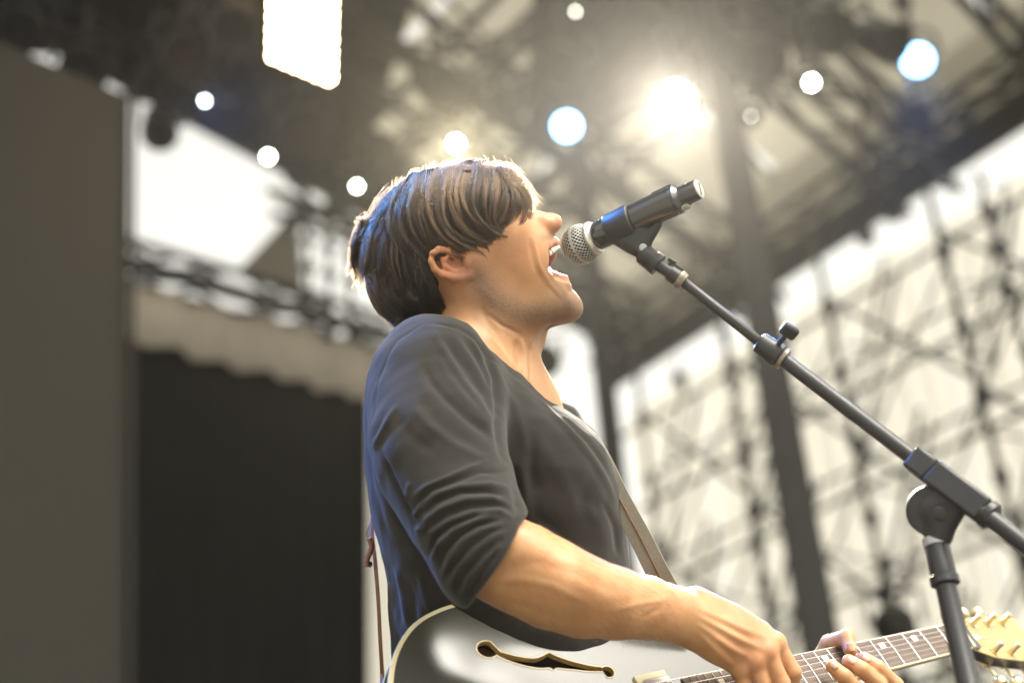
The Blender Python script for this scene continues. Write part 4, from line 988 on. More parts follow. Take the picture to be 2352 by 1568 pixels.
for gi, g in enumerate(G):
    base, L = resamp(g, NP_); tang = np.gradient(base, axis=0); tang /= np.linalg.norm(tang, axis=1)[:, None]+1e-9; nrm = np.stack([-tang[:, 1], tang[:, 0]], 1)
    s = np.linspace(0, 1, NP_)[:, None]
    tf = thin.get(gi, 1.0)
    for c in range(max(3, int(15*tf))):   # locks round every guide
        off = rng.randn()*(13 if gi < 18 else (6.5 if gi < 35 else 5))*(1 if gi != 10 else .3); ph = rng.rand()*6; am = 2+rng.rand()*6; le = 1+rng.randn()*.12; lift = rng.rand()**2*.013-.003; tipoff = rng.randn()*9*(1 if gi < 35 else .5)
        ctr = base+nrm*(off*(1-.35*s)+am*np.sin(ph+s*5)*s+tipoff*s**2)+tang*((le-1)*L*s)
        wl = 2.2+rng.rand()**2*4.4; tn = rng.rand()
        for k in range(30):
            o2 = rng.randn(2)*wl; spread = (1-.72*s**1.3)
            fz = rng.randn(); p = ctr+nrm*(o2[0]*spread)+tang*(o2[1]*.8)+nrm*(fz*1.6*s**2)+nrm*(rng.rand()*1.6*np.sin(rng.rand()*6+s*(6+rng.rand()*9)))+tang*(rng.rand()*14*s**2)+rng.randn(1,2)*.3
            if rng.rand() < .13: p = p+nrm*(rng.randn()*11*s**1.5)
            d = depth_at(p[:, 0], p[:, 1])-lift*np.sin(np.pi*np.clip(s[:, 0]*1.05,0,1))-rng.rand()*.003-(.0022*(1-(o2[0]/wl/2)**2))*np.sin(np.pi*s[:,0])+.004*(1-s[:,0])+.004
            v = np.stack([(p[:, 0]-1176)/FPX*d, (784-p[:, 1])/FPX*d, -d], 1); strands.append(v); tone.append(np.clip(tn+rng.randn()*.12, 0, 1)*(.22 if 16 <= gi <= 33 else (.5 if gi > 11 else .95)))  # front locks' lit gold put into the tone, back and nape toned darker
# short flyaways on the crown and nape
for _ in range(420):
    a = rng.choice(len(G)); base, L = resamp(G[a], NP_); j = rng.randint(0, 6); p0 = base[j]+rng.randn(2)*6
    d = depth_at(np.array([p0[0]]), np.array([p0[1]]))[0]; v0 = np.array([(p0[0]-1176)/FPX*d, (784-p0[1])/FPX*d, -d])
    out = v0-H(1032,552,0); out /= np.linalg.norm(out); t1 = np.cross(out, rng.randn(3)); L_ = .004+rng.rand()*.011; s = np.linspace(0, 1, NP_)[:, None]
    strands.append(v0+out*L_*s*.8+t1*L_*.7*s**2+rng.randn(3)*.0005); tone.append(.8)
S_ = np.array(strands)
far_s = S_-2*((S_-H0)@e_s)[..., None]*e_s
keep = (rng.rand(len(far_s)) < .8) & (np.abs(((S_-H0)@e_s)).min(1) > .022); S_ = np.concatenate([S_, far_s[keep]]); tone = np.array(tone); tone = np.concatenate([tone, tone[keep]])
# crown bridge: locks over the top between both sides
top = []; rt_ = proj(np.array([x[0] for x in strands])); topi = np.nonzero(rt_[:,1] < 428)[0]
for _ in range(1500):
    i = rng.choice(topi); a = strands[i][0]; b_ = a-2*((a-H0)@e_s)*e_s; t_ = rng.rand(); m_ = a+(b_-a)*t_
    c0 = H(1032,552,0); dd_ = (m_-c0); r_m = np.linalg.norm(a-c0); m_ = c0+dd_/np.linalg.norm(dd_)*(r_m+rng.rand()*.004)
    dirn = strands[i][4]-a; dirn -= ((dirn@e_s)*e_s)*(2*t_); s = np.linspace(0, 1, NP_)[:, None]; v = m_+dirn*s
    w_ = v-c0; v = c0+w_/np.linalg.norm(w_, axis=1)[:, None]*np.minimum(np.linalg.norm(w_, axis=1)[:, None], r_m+.004); top.append(v+rng.randn(3)*.002)
S_ = np.concatenate([S_, np.array(top)]); tone = np.concatenate([tone, rng.rand(len(top))])
hc = bpy.data.hair_curves.new('hair'); hc.add_curves([NP_]*len(S_))
W_ = to_world(S_.reshape(-1, 3))-np.array(parent_world(person))
hc.position_data.foreach_set('vector', W_.astype(np.float32).ravel())
ra = hc.attributes.get('radius') or hc.attributes.new('radius', 'FLOAT', 'POINT')
rr_ = np.tile(np.interp(np.linspace(0, 1, NP_), [0,.6,1], [.00017,.00016,.00005]), len(S_))*np.repeat(rng.uniform(.7,1.25,len(S_)), NP_)
ra.data.foreach_set('value', rr_.astype(np.float32))
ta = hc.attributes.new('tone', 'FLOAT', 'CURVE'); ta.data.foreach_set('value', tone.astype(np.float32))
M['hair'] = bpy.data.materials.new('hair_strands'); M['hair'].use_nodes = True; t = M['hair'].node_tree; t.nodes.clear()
hb = add(t, 'BsdfHairPrincipled'); hb.parametrization = 'COLOR'; ho = add(t, 'OutputMaterial'); hi = add(t, 'Attribute'); hi.attribute_name = 'tone'; cr = add(t, 'ValToRGB')
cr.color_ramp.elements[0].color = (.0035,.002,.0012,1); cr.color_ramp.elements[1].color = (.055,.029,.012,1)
t.links.new(hi.outputs['Fac'], cr.inputs[0]); t.links.new(cr.outputs[0], hb.inputs['Color']); hb.inputs['Roughness'].default_value = .32; hb.inputs['Radial Roughness'].default_value = .45
t.links.new(hb.outputs[0], ho.inputs['Surface'])
hc.materials.append(M['hair']); hob = bpy.data.objects.new('hair', hc); COL.objects.link(hob); hob.parent = person
sc.cycles_curves.shape = 'RIBBONS' if hasattr(sc, 'cycles_curves') else None
print('hair', len(S_), round(_t.time()-_t0,1))

# brow and forearm hair
def short_hair(name, roots, dirs, L_, r_, lab=None):
    n_ = len(roots); h = bpy.data.hair_curves.new(name); h.add_curves([5]*n_); s = np.linspace(0,1,5)[None,:,None]; cv = rng.randn(n_,1,3)*.25
    P = roots[:,None,:]+dirs[:,None,:]*s*L_[:,None,None]+cv*(s**2)*L_[:,None,None]
    h.position_data.foreach_set('vector', (to_world(P.reshape(-1,3))-np.array(parent_world(person))).astype(np.float32).ravel())
    ra = h.attributes.get('radius') or h.attributes.new('radius','FLOAT','POINT'); ra.data.foreach_set('value', np.tile(np.array([1,1,.9,.7,.3])*r_, n_).astype(np.float32))
    ta = h.attributes.new('tone','FLOAT','CURVE'); ta.data.foreach_set('value', rng.rand(n_).astype(np.float32)); h.materials.append(M['hair'])
    o = bpy.data.objects.new(name, h); COL.objects.link(o); o.parent = person; return o
mk = np.nonzero((pq[:,0] > 1150)&(pq[:,0] < 1560)&(pq[:,1] > 1200)&(N[:,2] > -.1)&(V[:,2] > -1.72)&(V[:,2] < -1.5))[0]
mk = mk[(pq[mk,1] > 1180)&(pq[mk,1] < 1470)]; pk = rng.choice(mk, 1500); axd = (P_[-1]-P_[0]); axd /= np.linalg.norm(axd)
dd_ = axd[None]*.9+N[pk]*.35+np.array([0,-.5,0])+rng.randn(1500,3)*.25; short_hair('forearm_hair', V[pk], dd_/np.linalg.norm(dd_,axis=1)[:,None], rng.uniform(.006,.013,1500), .00005)
bd, bt = polydist(pq, [(1198,466),(1180,462),(1160,468),(1148,478)]); mk = np.nonzero((bd < 5)&(q@e_s > .004)&(q@e_s < .05)&(N[:,2] > 0))[0]
if len(mk): pk = rng.choice(mk, 420); dd_ = -e_f*.5+N[pk]*.3+e_u*.2+rng.randn(420,3)*.15; short_hair('eyebrow', V[pk], dd_/np.linalg.norm(dd_,axis=1)[:,None], rng.uniform(.005,.009,420), .00009)
# ================================================================== GUITAR
GO = np.array([.0703,-.4390,-1.6090]); GA = np.array([.8553,.0532,-.5155]); GA /= np.linalg.norm(GA)
GB = np.array([.4195,-.6551,.6284]); GB -= GA*(GA@GB); GB /= np.linalg.norm(GB); GN = np.cross(GB, GA); 
if GN[2] < 0: GN = -GN
def g(a, b, c=0.0): return to_world(GO+GA*a+GB*b+GN*c)      # along the strings, across towards the treble side, out of the top
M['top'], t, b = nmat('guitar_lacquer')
b.inputs['Base Color'].default_value = (.055,.053,.046,1); b.inputs['Roughness'].default_value = .09; b.inputs['IOR'].default_value = 1.55; b.inputs['Specular IOR Level'].default_value = .5; b.inputs['Coat Weight'].default_value = .0; b.inputs['Coat Roughness'].default_value = .04  # grey base stands in for bright sky reflected in the lacquer
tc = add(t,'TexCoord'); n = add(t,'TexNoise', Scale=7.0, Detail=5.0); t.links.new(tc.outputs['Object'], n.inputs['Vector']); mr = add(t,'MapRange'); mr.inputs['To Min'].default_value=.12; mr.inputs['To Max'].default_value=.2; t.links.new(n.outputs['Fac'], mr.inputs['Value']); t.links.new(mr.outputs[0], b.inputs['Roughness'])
M['binding'] = pbr('cream_binding', (.62,.55,.34), .4, noise=.1, scale=30)
M['fbind'] = pbr('f_hole_binding', (.33,.24,.10), .4, noise=.15, scale=60)
M['wood'] = pbr('maple_inside', (.20,.11,.05), .7, noise=.4, scale=50)
M['rose'] = pbr('rosewood', (.085,.05,.035), .55, noise=.4, scale=60, stretch=(1,1,6))
M['nickel'] = pbr('nickel', (.62,.60,.55), .25, 1.0, noise=.1, scale=40)
M['gold'] = pbr('gold_metal', (.75,.62,.36), .3, 1.0, noise=.15, scale=60)
M['pearl'] = pbr('pearl_inlay', (.72,.70,.60), .3, noise=.2, scale=90)
M['blackpl'] = pbr('black_plastic', (.02,.02,.02), .35, rvar=.1, scale=30)
guitar = empty('guitar', g(0,0,-.05), 'glossy hollow body guitar with cream binding and long f hole, greyed like reflected sky', 'guitar')
# outline (a, b half-width) of a double cutaway thin body, bass side and treble side
half = [(-.205,0),(-.204,.03),(-.198,.07),(-.183,.115),(-.158,.155),(-.122,.186),(-.08,.201),(-.04,.2035),(0,.194),(.04,.170),(.08,.143),(.115,.128),(.145,.127),(.175,.134),(.205,.143),(.235,.1465),(.262,.142),(.283,.128),(.296,.108),(.298,.088),(.290,.070),(.272,.055),(.258,.044),(.252,.030)]
def spl(P, n):
    P = np.array(P, float); k = len(P); out = []
    for i in range(k-1):
        p0, p1, p2, p3 = P[max(i-1,0)], P[i], P[i+1], P[min(i+2,k-1)]
        for u in np.linspace(0, 1, n, endpoint=False): out.append(.5*((2*p1)+(-p0+p2)*u+(2*p0-5*p1+4*p2-p3)*u*u+(-p0+3*p1-3*p2+p3)*u**3))
    out.append(P[-1]); return np.array(out)
hf = spl(half, 4); out2 = np.vstack([np.c_[hf[:,0], -hf[:,1]], np.c_[hf[::-1,0], hf[::-1,1]][:-1]])      # bass side first
nO = len(out2); cen = np.array([0.02, 0.0])
def dome(a, b):                           # arch of the top
    return None
# f holes as outlines in (a,b); the bass one is mirrored for the treble side
f_c = [(-.083,-.119),(-.055,-.112),(-.02,-.1035),(.0,-.0985),(.03,-.092),(.075,-.080)]
def inv(x, y, c=-.006):
    r = np.array([(x-1176)/FPX, (784-y)/FPX, -1.0]); t_ = np.dot(GO+GN*c, GN)/np.dot(r, GN); p = r*t_-GO; return (p@GA, p@GB)
f1, f2 = np.array(inv(1122,1486)), np.array(inv(1398,1538)); fm = [np.array(inv(*p)) for p in [(1150,1498),(1190,1511),(1235,1518),(1268,1514),(1310,1522),(1355,1530),(1385,1532)]]
print('f', f1, f2)
def fhole(sg):
    ctr = spl([tuple(p) for p in fm], 8); n = len(ctr); tg = np.gradient(ctr, axis=0); tg /= np.linalg.norm(tg,axis=1)[:,None]; nr = np.stack([-tg[:,1], tg[:,0]],1)
    s = np.linspace(0,1,n); wd = np.interp(s, [0,.12,.3,.45,.5,.55,.7,.88,1], [.0035,.0045,.0062,.0085,.0125,.0085,.0055,.0035,.0028])
    L_ = ctr+nr*wd[:,None]; R_ = ctr-nr*wd[:,None]
    c1 = f1; c2 = f2
    a1 = np.linspace(R(55), R(305), 14); l1 = np.c_[c1[0]+.0135*np.cos(a1), c1[1]+.0115*np.sin(a1)]
    a2 = np.linspace(R(235), R(485), 12); l2 = np.c_[c2[0]+.0082*np.cos(a2), c2[1]+.0078*np.sin(a2)]
    P = np.vstack([L_[::-1], l1, R_, l2])
    P[:,1] *= sg; return P if sg > 0 else P[::-1]
FHs = [fhole(1), fhole(-1)]
def topz(a, b):                           # height of the arched top at (a,b)
    q = np.stack([np.atleast_1d(a), np.atleast_1d(b)],1); d = -sdpoly(q, out2); return -.010+.0006*(1-np.exp(-np.clip(d,0,1)/.05))
# top plate: triangulated grid cut by the f holes
bmx = bmesh.new()
rings = []
def add_loop(P):
    vs = [bmx.verts.new((p[0],p[1],0)) for p in P]; es = [bmx.edges.new((vs[i], vs[(i+1)%len(vs)])) for i in range(len(vs))]; return es
from mathutils.geometry import delaunay_2d_cdt
pts2 = [tuple(p) for p in out2]; faces_in = [list(range(nO))]; holes = []
k0 = nO
for P in FHs: pts2 += [tuple(p) for p in P]; holes.append(list(range(k0, k0+len(P)))); k0 += len(P)
gpts = [(x+.003*((j%2)), y) for x in np.arange(-.20,.30,.012) for j,y in enumerate(np.arange(-.20,.20,.012))]
gp = np.array(gpts); din = -sdpoly(gp, out2); ok = din > .006
for P in FHs: ok &= sdpoly(gp, P) > .003
pts2 += [tuple(p) for p in gp[ok]]
res_ = delaunay_2d_cdt([Vector(p) for p in pts2], [(i,(i+1)%nO) for i in range(nO)]+[(h[i],h[(i+1)%len(h)]) for h in holes for i in range(len(h))], [], 0, 1e-6)
v2 = np.array([tuple(v) for v in res_[0]]); F2 = []
for f in res_[2]:
    c = v2[list(f)].mean(0)[None]
    if sdpoly(c, out2)[0] < 0 and all(sdpoly(c, P)[0] > 0 for P in FHs): F2.append(list(f))
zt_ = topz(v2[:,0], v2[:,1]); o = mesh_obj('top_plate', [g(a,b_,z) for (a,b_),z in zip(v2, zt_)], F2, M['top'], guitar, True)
# sides and back
rim = []; TH = .045
mb = MB()
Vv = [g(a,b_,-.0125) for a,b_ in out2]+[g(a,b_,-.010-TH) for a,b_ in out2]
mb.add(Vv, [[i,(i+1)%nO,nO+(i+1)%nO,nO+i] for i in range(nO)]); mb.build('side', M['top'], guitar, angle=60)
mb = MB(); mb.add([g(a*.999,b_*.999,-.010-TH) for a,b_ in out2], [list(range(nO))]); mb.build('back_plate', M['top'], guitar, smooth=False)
def edge_band(c0, c1, name):
    mb = MB(); V_ = []; e_ = .0009
    ctr = out2.mean(0); dr = out2-ctr; dn = np.gradient(out2, axis=0); dn = np.stack([dn[:,1], -dn[:,0]],1); dn /= np.linalg.norm(dn,axis=1)[:,None]+1e-9
    if (dn*dr).sum() < 0: dn = -dn
    for off_, c in [(-.0045,c1+.0004),(e_*.4,c1+.0004),(e_,c1-.0006),(e_,c0),(-.002,c0)]: V_ += [g(a+d_[0]*off_, b_+d_[1]*off_, c) for (a,b_),d_ in zip(out2, dn)]
    mb.add(V_, [[r_*nO+i, r_*nO+(i+1)%nO, (r_+1)*nO+(i+1)%nO, (r_+1)*nO+i] for r_ in range(4) for i in range(nO)]); mb.build(name, M['binding'], guitar, angle=40)
edge_band(-.0165, -.0095, 'binding'); edge_band(-.0565, -.0515, 'back_binding')
for P in FHs:                             # bound edge and dark inside of each f hole
    n_ = len(P); zz = topz(P[:,0], P[:,1]); dn = np.gradient(P, axis=0); dn = np.stack([dn[:,1], -dn[:,0]],1); dn /= np.linalg.norm(dn,axis=1)[:,None]+1e-9
    tst = sdpoly(P+dn*.001, P)
    if (tst < 0).mean() < .5: dn = -dn
    V_ = []
    for off_, dz in [(-.0018,.0005),(.0,.0006),(.0,-.006),(.0008,-.006)]: V_ += [g(p[0]+d_[0]*off_, p[1]+d_[1]*off_, z+dz) for p,d_,z in zip(P,dn,zz)]
    mb = MB(); mb.add(V_, [[r_*n_+i, r_*n_+(i+1)%n_, (r_+1)*n_+(i+1)%n_, (r_+1)*n_+i] for r_ in range(3) for i in range(n_)]); fb = mb.build('f_hole_binding', M['fbind'], guitar, angle=50)
mb = MB(); mb.box(g(0,0,-.034), GA@RM.T*.12, GB@RM.T*.15, GN@RM.T*.003); mb.build('inner_back', M['wood'], guitar, smooth=False)
wA, wB, wN = GA@RM.T, GB@RM.T, GN@RM.T
# neck
NUT = .628
def fw(a): return np.interp(a, [.13,.628], [.0285,.0215])
mb = MB(); sec = []
aa = np.linspace(.20, .650, 12)
for a in aa:
    w_ = fw(a); dpt = .021 if a < .6 else .019
    for k in range(9):
        th_ = math.pi*k/8; sec.append(g(a, -w_*math.cos(th_)*.97, .007-dpt*math.sin(th_)-.001))
mb.add(sec, [[i*9+k,i*9+k+1,(i+1)*9+k+1,(i+1)*9+k] for i in range(11) for k in range(8)]+[list(range(9))]+[[i*9,(i+1)*9,(i+1)*9+8,i*9+8] for i in range(11)]); mb.build('neck', M['blackpl'], guitar)
mb = MB(); V_ = []
for a in (.165, NUT): V_ += [g(a,-fw(a)+.0012,.0065), g(a,fw(a)-.0012,.0065), g(a,fw(a)-.0012,.0118), g(a,0,.0128), g(a,-fw(a)+.0012,.0118)]
mb.add(V_, [[0,1,6,5],[1,2,7,6],[2,3,8,7],[3,4,9,8],[4,0,5,9],[4,3,2,1,0],[5,6,7,8,9]]); mb.build('fretboard', M['rose'], guitar, smooth=False)
for sg in (-1,1):
    mb = MB(); V_ = []
    for a in (.165, NUT):
        for b0,c0_ in [(fw(a)-.0012,.0066),(fw(a)+.0006,.0066),(fw(a)+.0006,.0114),(fw(a)-.0012,.0120)]: V_.append(g(a, sg*b0, c0_))
    mb.add(V_, [[0,1,5,4],[1,2,6,5],[2,3,7,6],[3,0,4,7],[3,2,1,0],[4,5,6,7]]); mb.build('neck_binding', M['binding'], guitar, smooth=False)
for n_ in range(1, 23):
    a = NUT*2**(-n_/12); w_ = fw(a)-.0008; mb = MB(); mb.tube([g(a,-w_,.0120), g(a,0,.0131), g(a,w_,.0120)], .0012, 6); mb.build('fret', M['nickel'], guitar)
for n_ in (1,3,5,7,9,12,15,17,19):
    a0 = NUT*2**(-n_/12); a1 = NUT*2**(-(n_-1)/12); ac = (a0+a1)/2; L_ = (a1-a0)*.33; mb = MB(); w_ = .0042
    mb.box(g(ac,-.011,.01225), wA*min(L_,.0045), wB*w_, wN*.0004); mb.build('inlay', M['pearl'], guitar, smooth=False)
mb = MB(); mb.box(g(NUT+.002,0,.0112), wA*.0022, wB*.0215, wN*.0035); mb.build('nut', M['binding'], guitar, smooth=False)
# strings
for i in range(6):
    bn = -.0175+.007*i; bb = -.026+.0104*i; mb = MB(); r_ = [.00062,.00052,.00042,.00034,.00026,.00022][i]
    mb.tube([g(-.055,bb*.95,.006), g(0,bb,.0205), g(NUT+.002,bn,.0149), g(NUT+.03+.022*(i if i<3 else 5-i), bn*1.25,.006)], r_, 6); mb.build('string', M['nickel'], guitar)
# headstock, tilted back, with gold tuners
tb_ = R(15); hA = wA*math.cos(tb_)-wN*math.sin(tb_); hN = wN*math.cos(tb_)+wA*math.sin(tb_); hO = g(NUT+.004,0,.004)
ho_ = [(0,-.0215),(.022,-.028),(.045,-.036),(.10,-.041),(.165,-.045),(.182,-.036),(.176,-.018),(.186,0),(.176,.018),(.182,.036),(.165,.045),(.10,.041),(.045,.036),(.022,.028),(0,.0215)]
def prism(outl, z0, z1, name, mat, par=None):
    k = len(outl); V_ = [hO+hA*a+wB*b_+hN*z for z in (z0,z1) for a,b_ in outl]
    mb = MB(); mb.add(V_, [list(range(k))[::-1],[k+i for i in range(k)]]+[[i,(i+1)%k,k+(i+1)%k,k+i] for i in range(k)]); return mb.build(name, mat, par or guitar, smooth=False)
hs_ = prism(ho_, -.014, .000, 'headstock', M['blackpl']); prism([(a*.995+.0004,b_*.965) for a,b_ in ho_], .0003, .0012, 'headstock_face', M['fbind'])
prism([(a,b_) for a,b_ in ho_], -.0155, -.0142, 'headstock_binding', M['binding'])
prism([(.012,-.010),(.05,0),(.012,.010)][::-1], .0014, .0026, 'truss_rod_cover', M['binding'])
for sg in (-1,1):
    for j in range(3):
        a = .05+.042*j; c_ = hO+hA*a+wB*sg*(.024+.002*j)
        mb = MB(); mb.lathe(c_+hN*.001, hN, [(0,.0062),(.002,.0062),(.002,.0045),(.010,.0032),(.017,.0038),(.019,.0030)], 16); tp = mb.build('tuner_post', M['gold'], guitar)
        mb = MB(); mb.tube([c_-hN*.019, c_-hN*.019+wB*sg*.026], .0022, 8); mb.box(c_-hN*.018, hA*.008, wB*.009, hN*.0045); mb.build('tuner_housing', M['gold'], guitar)
        q_ = c_-hN*.019+wB*sg*.033; mb = MB(); mb.lathe(q_-hA*.0, wB*sg, [(-.008,.003),(-.004,.0075),(.002,.0095),(.007,.008),(.009,.003)], 12); mb.build('tuner_button', M['gold'], guitar)
# bridge, tailpiece, pickups, knobs
mb = MB(); mb.box(g(0,0,.014), wA*.0055, wB*.038, wN*.004); mb.build('bridge', M['nickel'], guitar, bevel=.001)
mb = MB(); mb.tube([g(-.058,-.043,.010), g(-.056,0,.0125), g(-.058,.043,.010)], .006, 12); mb.build('tailpiece', M['nickel'], guitar)
for a in (.035,.128):
    mb = MB(); mb.box(g(a,0,.0055), wA*.0225, wB*.046, wN*.004); mb.build('pickup_ring', M['binding'], guitar, smooth=False, bevel=.001)
    mb = MB(); mb.box(g(a,0,.0120), wA*.0185, wB*.0345, wN*.0050); mb.build('pickup', M['nickel'], guitar, smooth=False, bevel=.002)
    for i in range(6):
        mb = MB(); mb.lathe(g(a+.008,-.025+.010*i,.0172), wN, [(0,.0022),(.0006,.0022),(.0008,.001)], 10); mb.build('pole_screw', M['nickel'], guitar)
for a,b_ in [(-.10,.095),(-.13,.13),(-.065,.12),(-.095,.155)]:
    mb = MB(); mb.lathe(g(a,b_,.001), wN, [(0,.013),(.003,.013),(.012,.0105),(.013,.009)], 24); mb.build('knob', M['gold'], guitar)
mb = MB(); mb.box(g(.055,.070,.012), wA*.075, wB*.016, wN*.001); mb.build('pickguard', M['blackpl'], guitar, smooth=False)
# strap: pale fabric over the far shoulder to the guitar, brown leather tail round the back
M['strap'] = pbr('strap_webbing', (.20,.19,.155), .8, noise=.2, scale=300, bump=.4, bscale=900, stretch=(1,1,1)); M['leather'] = pbr('brown_leather', (.16,.065,.03), .5, noise=.35, scale=60, bump=.3)
def ribbon(P, W_, side, th, name, mat, par):
    P = [np.asarray(p) for p in P]; n_ = len(P); side = np.asarray(side, float); V_ = []
    for i in range(n_):
        d = P[min(i+1,n_-1)]-P[max(i-1,0)]; d /= np.linalg.norm(d); s_ = side-d*np.dot(side,d); s_ /= np.linalg.norm(s_); n2_ = np.cross(d,s_); w_ = W_[i] if hasattr(W_,'__len__') else W_
        V_ += [P[i]+s_*w_+n2_*th, P[i]-s_*w_+n2_*th, P[i]-s_*w_-n2_*th, P[i]+s_*w_-n2_*th]
    mb = MB(); mb.add(V_, [[i*4+k,i*4+(k+1)%4,(i+1)*4+(k+1)%4,(i+1)*4+k] for i in range(n_-1) for k in range(4)]+[[3,2,1,0],[n_*4-4,n_*4-3,n_*4-2,n_*4-1]]); return mb.build(name, mat, par, angle=50, bevel=.0006)
sp_ = spl([(*vc(1185,860,-.14),),(*vc(1238,915,-.125),),(*vc(1296,955,-.085),),(*vc(1346,992,-.015),),(*vc(1384,1060,.03),),(*vc(1421,1140,.045),),(*vc(1474,1240,.055),),(*vc(1520,1332,.06),),(*vc(1585,1450,.05),)], 4)
ribbon([to_world(p) for p in sp_], np.interp(np.linspace(0,1,len(sp_)), [0,.3,.5,1], [.010,.009,.0125,.0155]), RM@np.array([1,.35,.15]), .0011, 'strap', M['strap'], guitar)
ribbon([to_world(p+np.array([0,0,.0018])) for p in sp_[8:]], np.interp(np.linspace(0,1,len(sp_)-8), [0,1], [.0006,.0006]), RM@np.array([1,.35,.15]), .0016, 'strap_stitching', M['leather'], guitar)
lt = spl([(*vc(900,1120,-.13),),(*vc(862,1190,-.11),),(*vc(856,1225,-.06),),(*vc(862,1290,-.02),),(*vc(869,1380,.01),),(*vc(874,1480,.03),),(*vc(880,1600,.06),),(*g(-.2,.02,-.03),)], 4)
lt[-4:] = [np.asarray(x) for x in lt[-4:]]
pts_l = [to_world(p) for p in spl([tuple(vc(900,1120,-.13)),tuple(vc(862,1190,-.11)),tuple(vc(856,1225,-.06)),tuple(vc(862,1290,-.02)),tuple(vc(869,1380,.01)),tuple(vc(874,1480,.03)),tuple(vc(884,1600,.06)),tuple(GO+GA*-.21-GN*.03)], 4)]
ribbon(pts_l, .019, RM@np.array([.10,0,1]), .0024, 'strap_tail', M['leather'], guitar)
mb = MB(); q_ = vw(852,1296,.005); mb.tube([q_, q_+RM@np.array([-.006,.002,.004])], .004, 12); mb.build('strap_rivet', M['nickel'], guitar)
mb = MB(); q_ = [vw(848+6*math.sin(i*.9),1235+i*11,.012) for i in range(7)]; mb.tube(q_, .0035, 8); mb.build('strap_lace', M['leather'], guitar)
mb = MB(); mb.lathe(g(-.205,0,-.03), -wA, [(0,.008),(.003,.005),(.010,.004),(.012,.008),(.015,.007)], 16); mb.build('strap_button', M['nickel'], guitar)

# ================================================================== MICROPHONE AND STAND
M['mic_body'] = pbr('mic_black_enamel', (.012,.012,.013), .22, coat=.5, rvar=.06, scale=50, spec=.6)
M['grille'] = pbr('grille_steel', (.42,.41,.38), .42, .9, noise=.1, scale=200); M['ring'] = pbr('satin_ring', (.5,.49,.46), .35, .9)
M['foam'] = pbr('grille_foam', (.03,.03,.03), .9); M['cappl'] = pbr('grey_cap', (.34,.33,.30), .6, noise=.1, scale=80); M['rubber'] = pbr('clip_rubber', (.016,.016,.017), .5, noise=.2, scale=40, bump=.1, spec=.4)
M['stand_black'] = pbr('stand_black', (.016,.016,.018), .42, noise=.3, scale=90, bump=.15, bscale=400, spec=.45, rvar=.1); M['chrome'] = pbr('worn_ring', (.22,.19,.15), .45, .7, noise=.3, scale=150); M['tape'] = pbr('white_tape', (.32,.33,.35), .4)
m0 = vc(1328,564,.035)                    # centre of the grille ball
m_end = vc(1606,434,.120)
ax = m_end-m0; Lm = np.linalg.norm(ax); ax /= Lm; mw = ax@RM.T; M0 = to_world(m0)
mic = empty('microphone', M0, 'black handheld wireless microphone with silver mesh head in the clip', 'microphone')
r0 = .0255
# woven grille: flattened ball of crossing wires
def ballp(t, a):                          # t 0..1 from the front pole to the collar
    z = -math.cos(t*math.pi*.80)*r0*.93; r_ = math.sin(t*math.pi*.80)*r0
    r_ = r_ if t < .62 else max(r_, .0205); _, u_, v_ = frame_of(mw)
    return M0+mw*(z+.004)+(u_*math.cos(a)+v_*math.sin(a))*r_
mb = MB(); nW = 30
for sg in (-1,1):
    for k in range(nW):
        P_ = [ballp(t_, 2*math.pi*k/nW+sg*t_*2.2) for t_ in np.linspace(.03,1,18)]; mb.tube(P_, .00050, 4, cap=False)
w1 = mb.build('grille_mesh', M['grille'], mic); w1['kind'] = 'stuff'
mb = MB(); mb.lathe(M0+mw*.004, mw, [(-math.cos(t_*math.pi*.80)*r0*.91, math.sin(t_*math.pi*.80)*r0*.965) for t_ in np.linspace(.02,1,22)], 32); mb.build('grille_foam', M['foam'], mic)
_, u_, v_ = frame_of(mw)
mb = MB(); mb.lathe(M0+mw*.004, mw, [(-.0018,r0*.99),(-.0015,r0*1.015),(.0015,r0*1.015),(.0018,r0*.99)], 48); mb.build('grille_band', M['grille'], mic)
mb = MB(); mb.lathe(M0+mw*.021, mw, [(0,.0212),(.001,.0222),(.0035,.0224),(.005,.0208),(.0075,.0200),(.0085,.0180)], 48); mb.build('collar_ring', M['ring'], mic)
bl = Lm-.027
mb = MB(); mb.lathe(M0+mw*.027, mw, [(0,.0165),(.002,.0178),(.012,.0182),(.045,.0190),(.075,.0193),(bl-.037,.0192),(bl-.033,.0186),(bl-.031,.0180)], 48); mb.build('handle_body', M['mic_body'], mic)
mb = MB(); mb.lathe(M0+mw*(.027+bl-.033), mw, [(0,.0186),(.001,.0192),(.004,.0188),(.007,.0150),(.009,.0132),(.031,.0126),(.032,.0120)], 48); mb.build('antenna_end', M['mic_body'], mic)
mb = MB(); mb.lathe(M0+mw*(.027+bl-.0015), mw, [(0,.0118),(.0018,.0118),(.0024,.0108),(.0026,.001)], 32); mb.build('end_cap', M['cappl'], mic)
mb = MB(); q_ = M0+mw*(.027+bl+.0012); dgl = RM@np.array([.3,-.8,.5]); dgl -= mw*(dgl@mw); dgl /= np.linalg.norm(dgl); mb.box(q_, dgl*.0085, np.cross(dgl,mw)*.0012, mw*.0004); mb.build('cap_slot', M['mic_body'], mic, smooth=False)
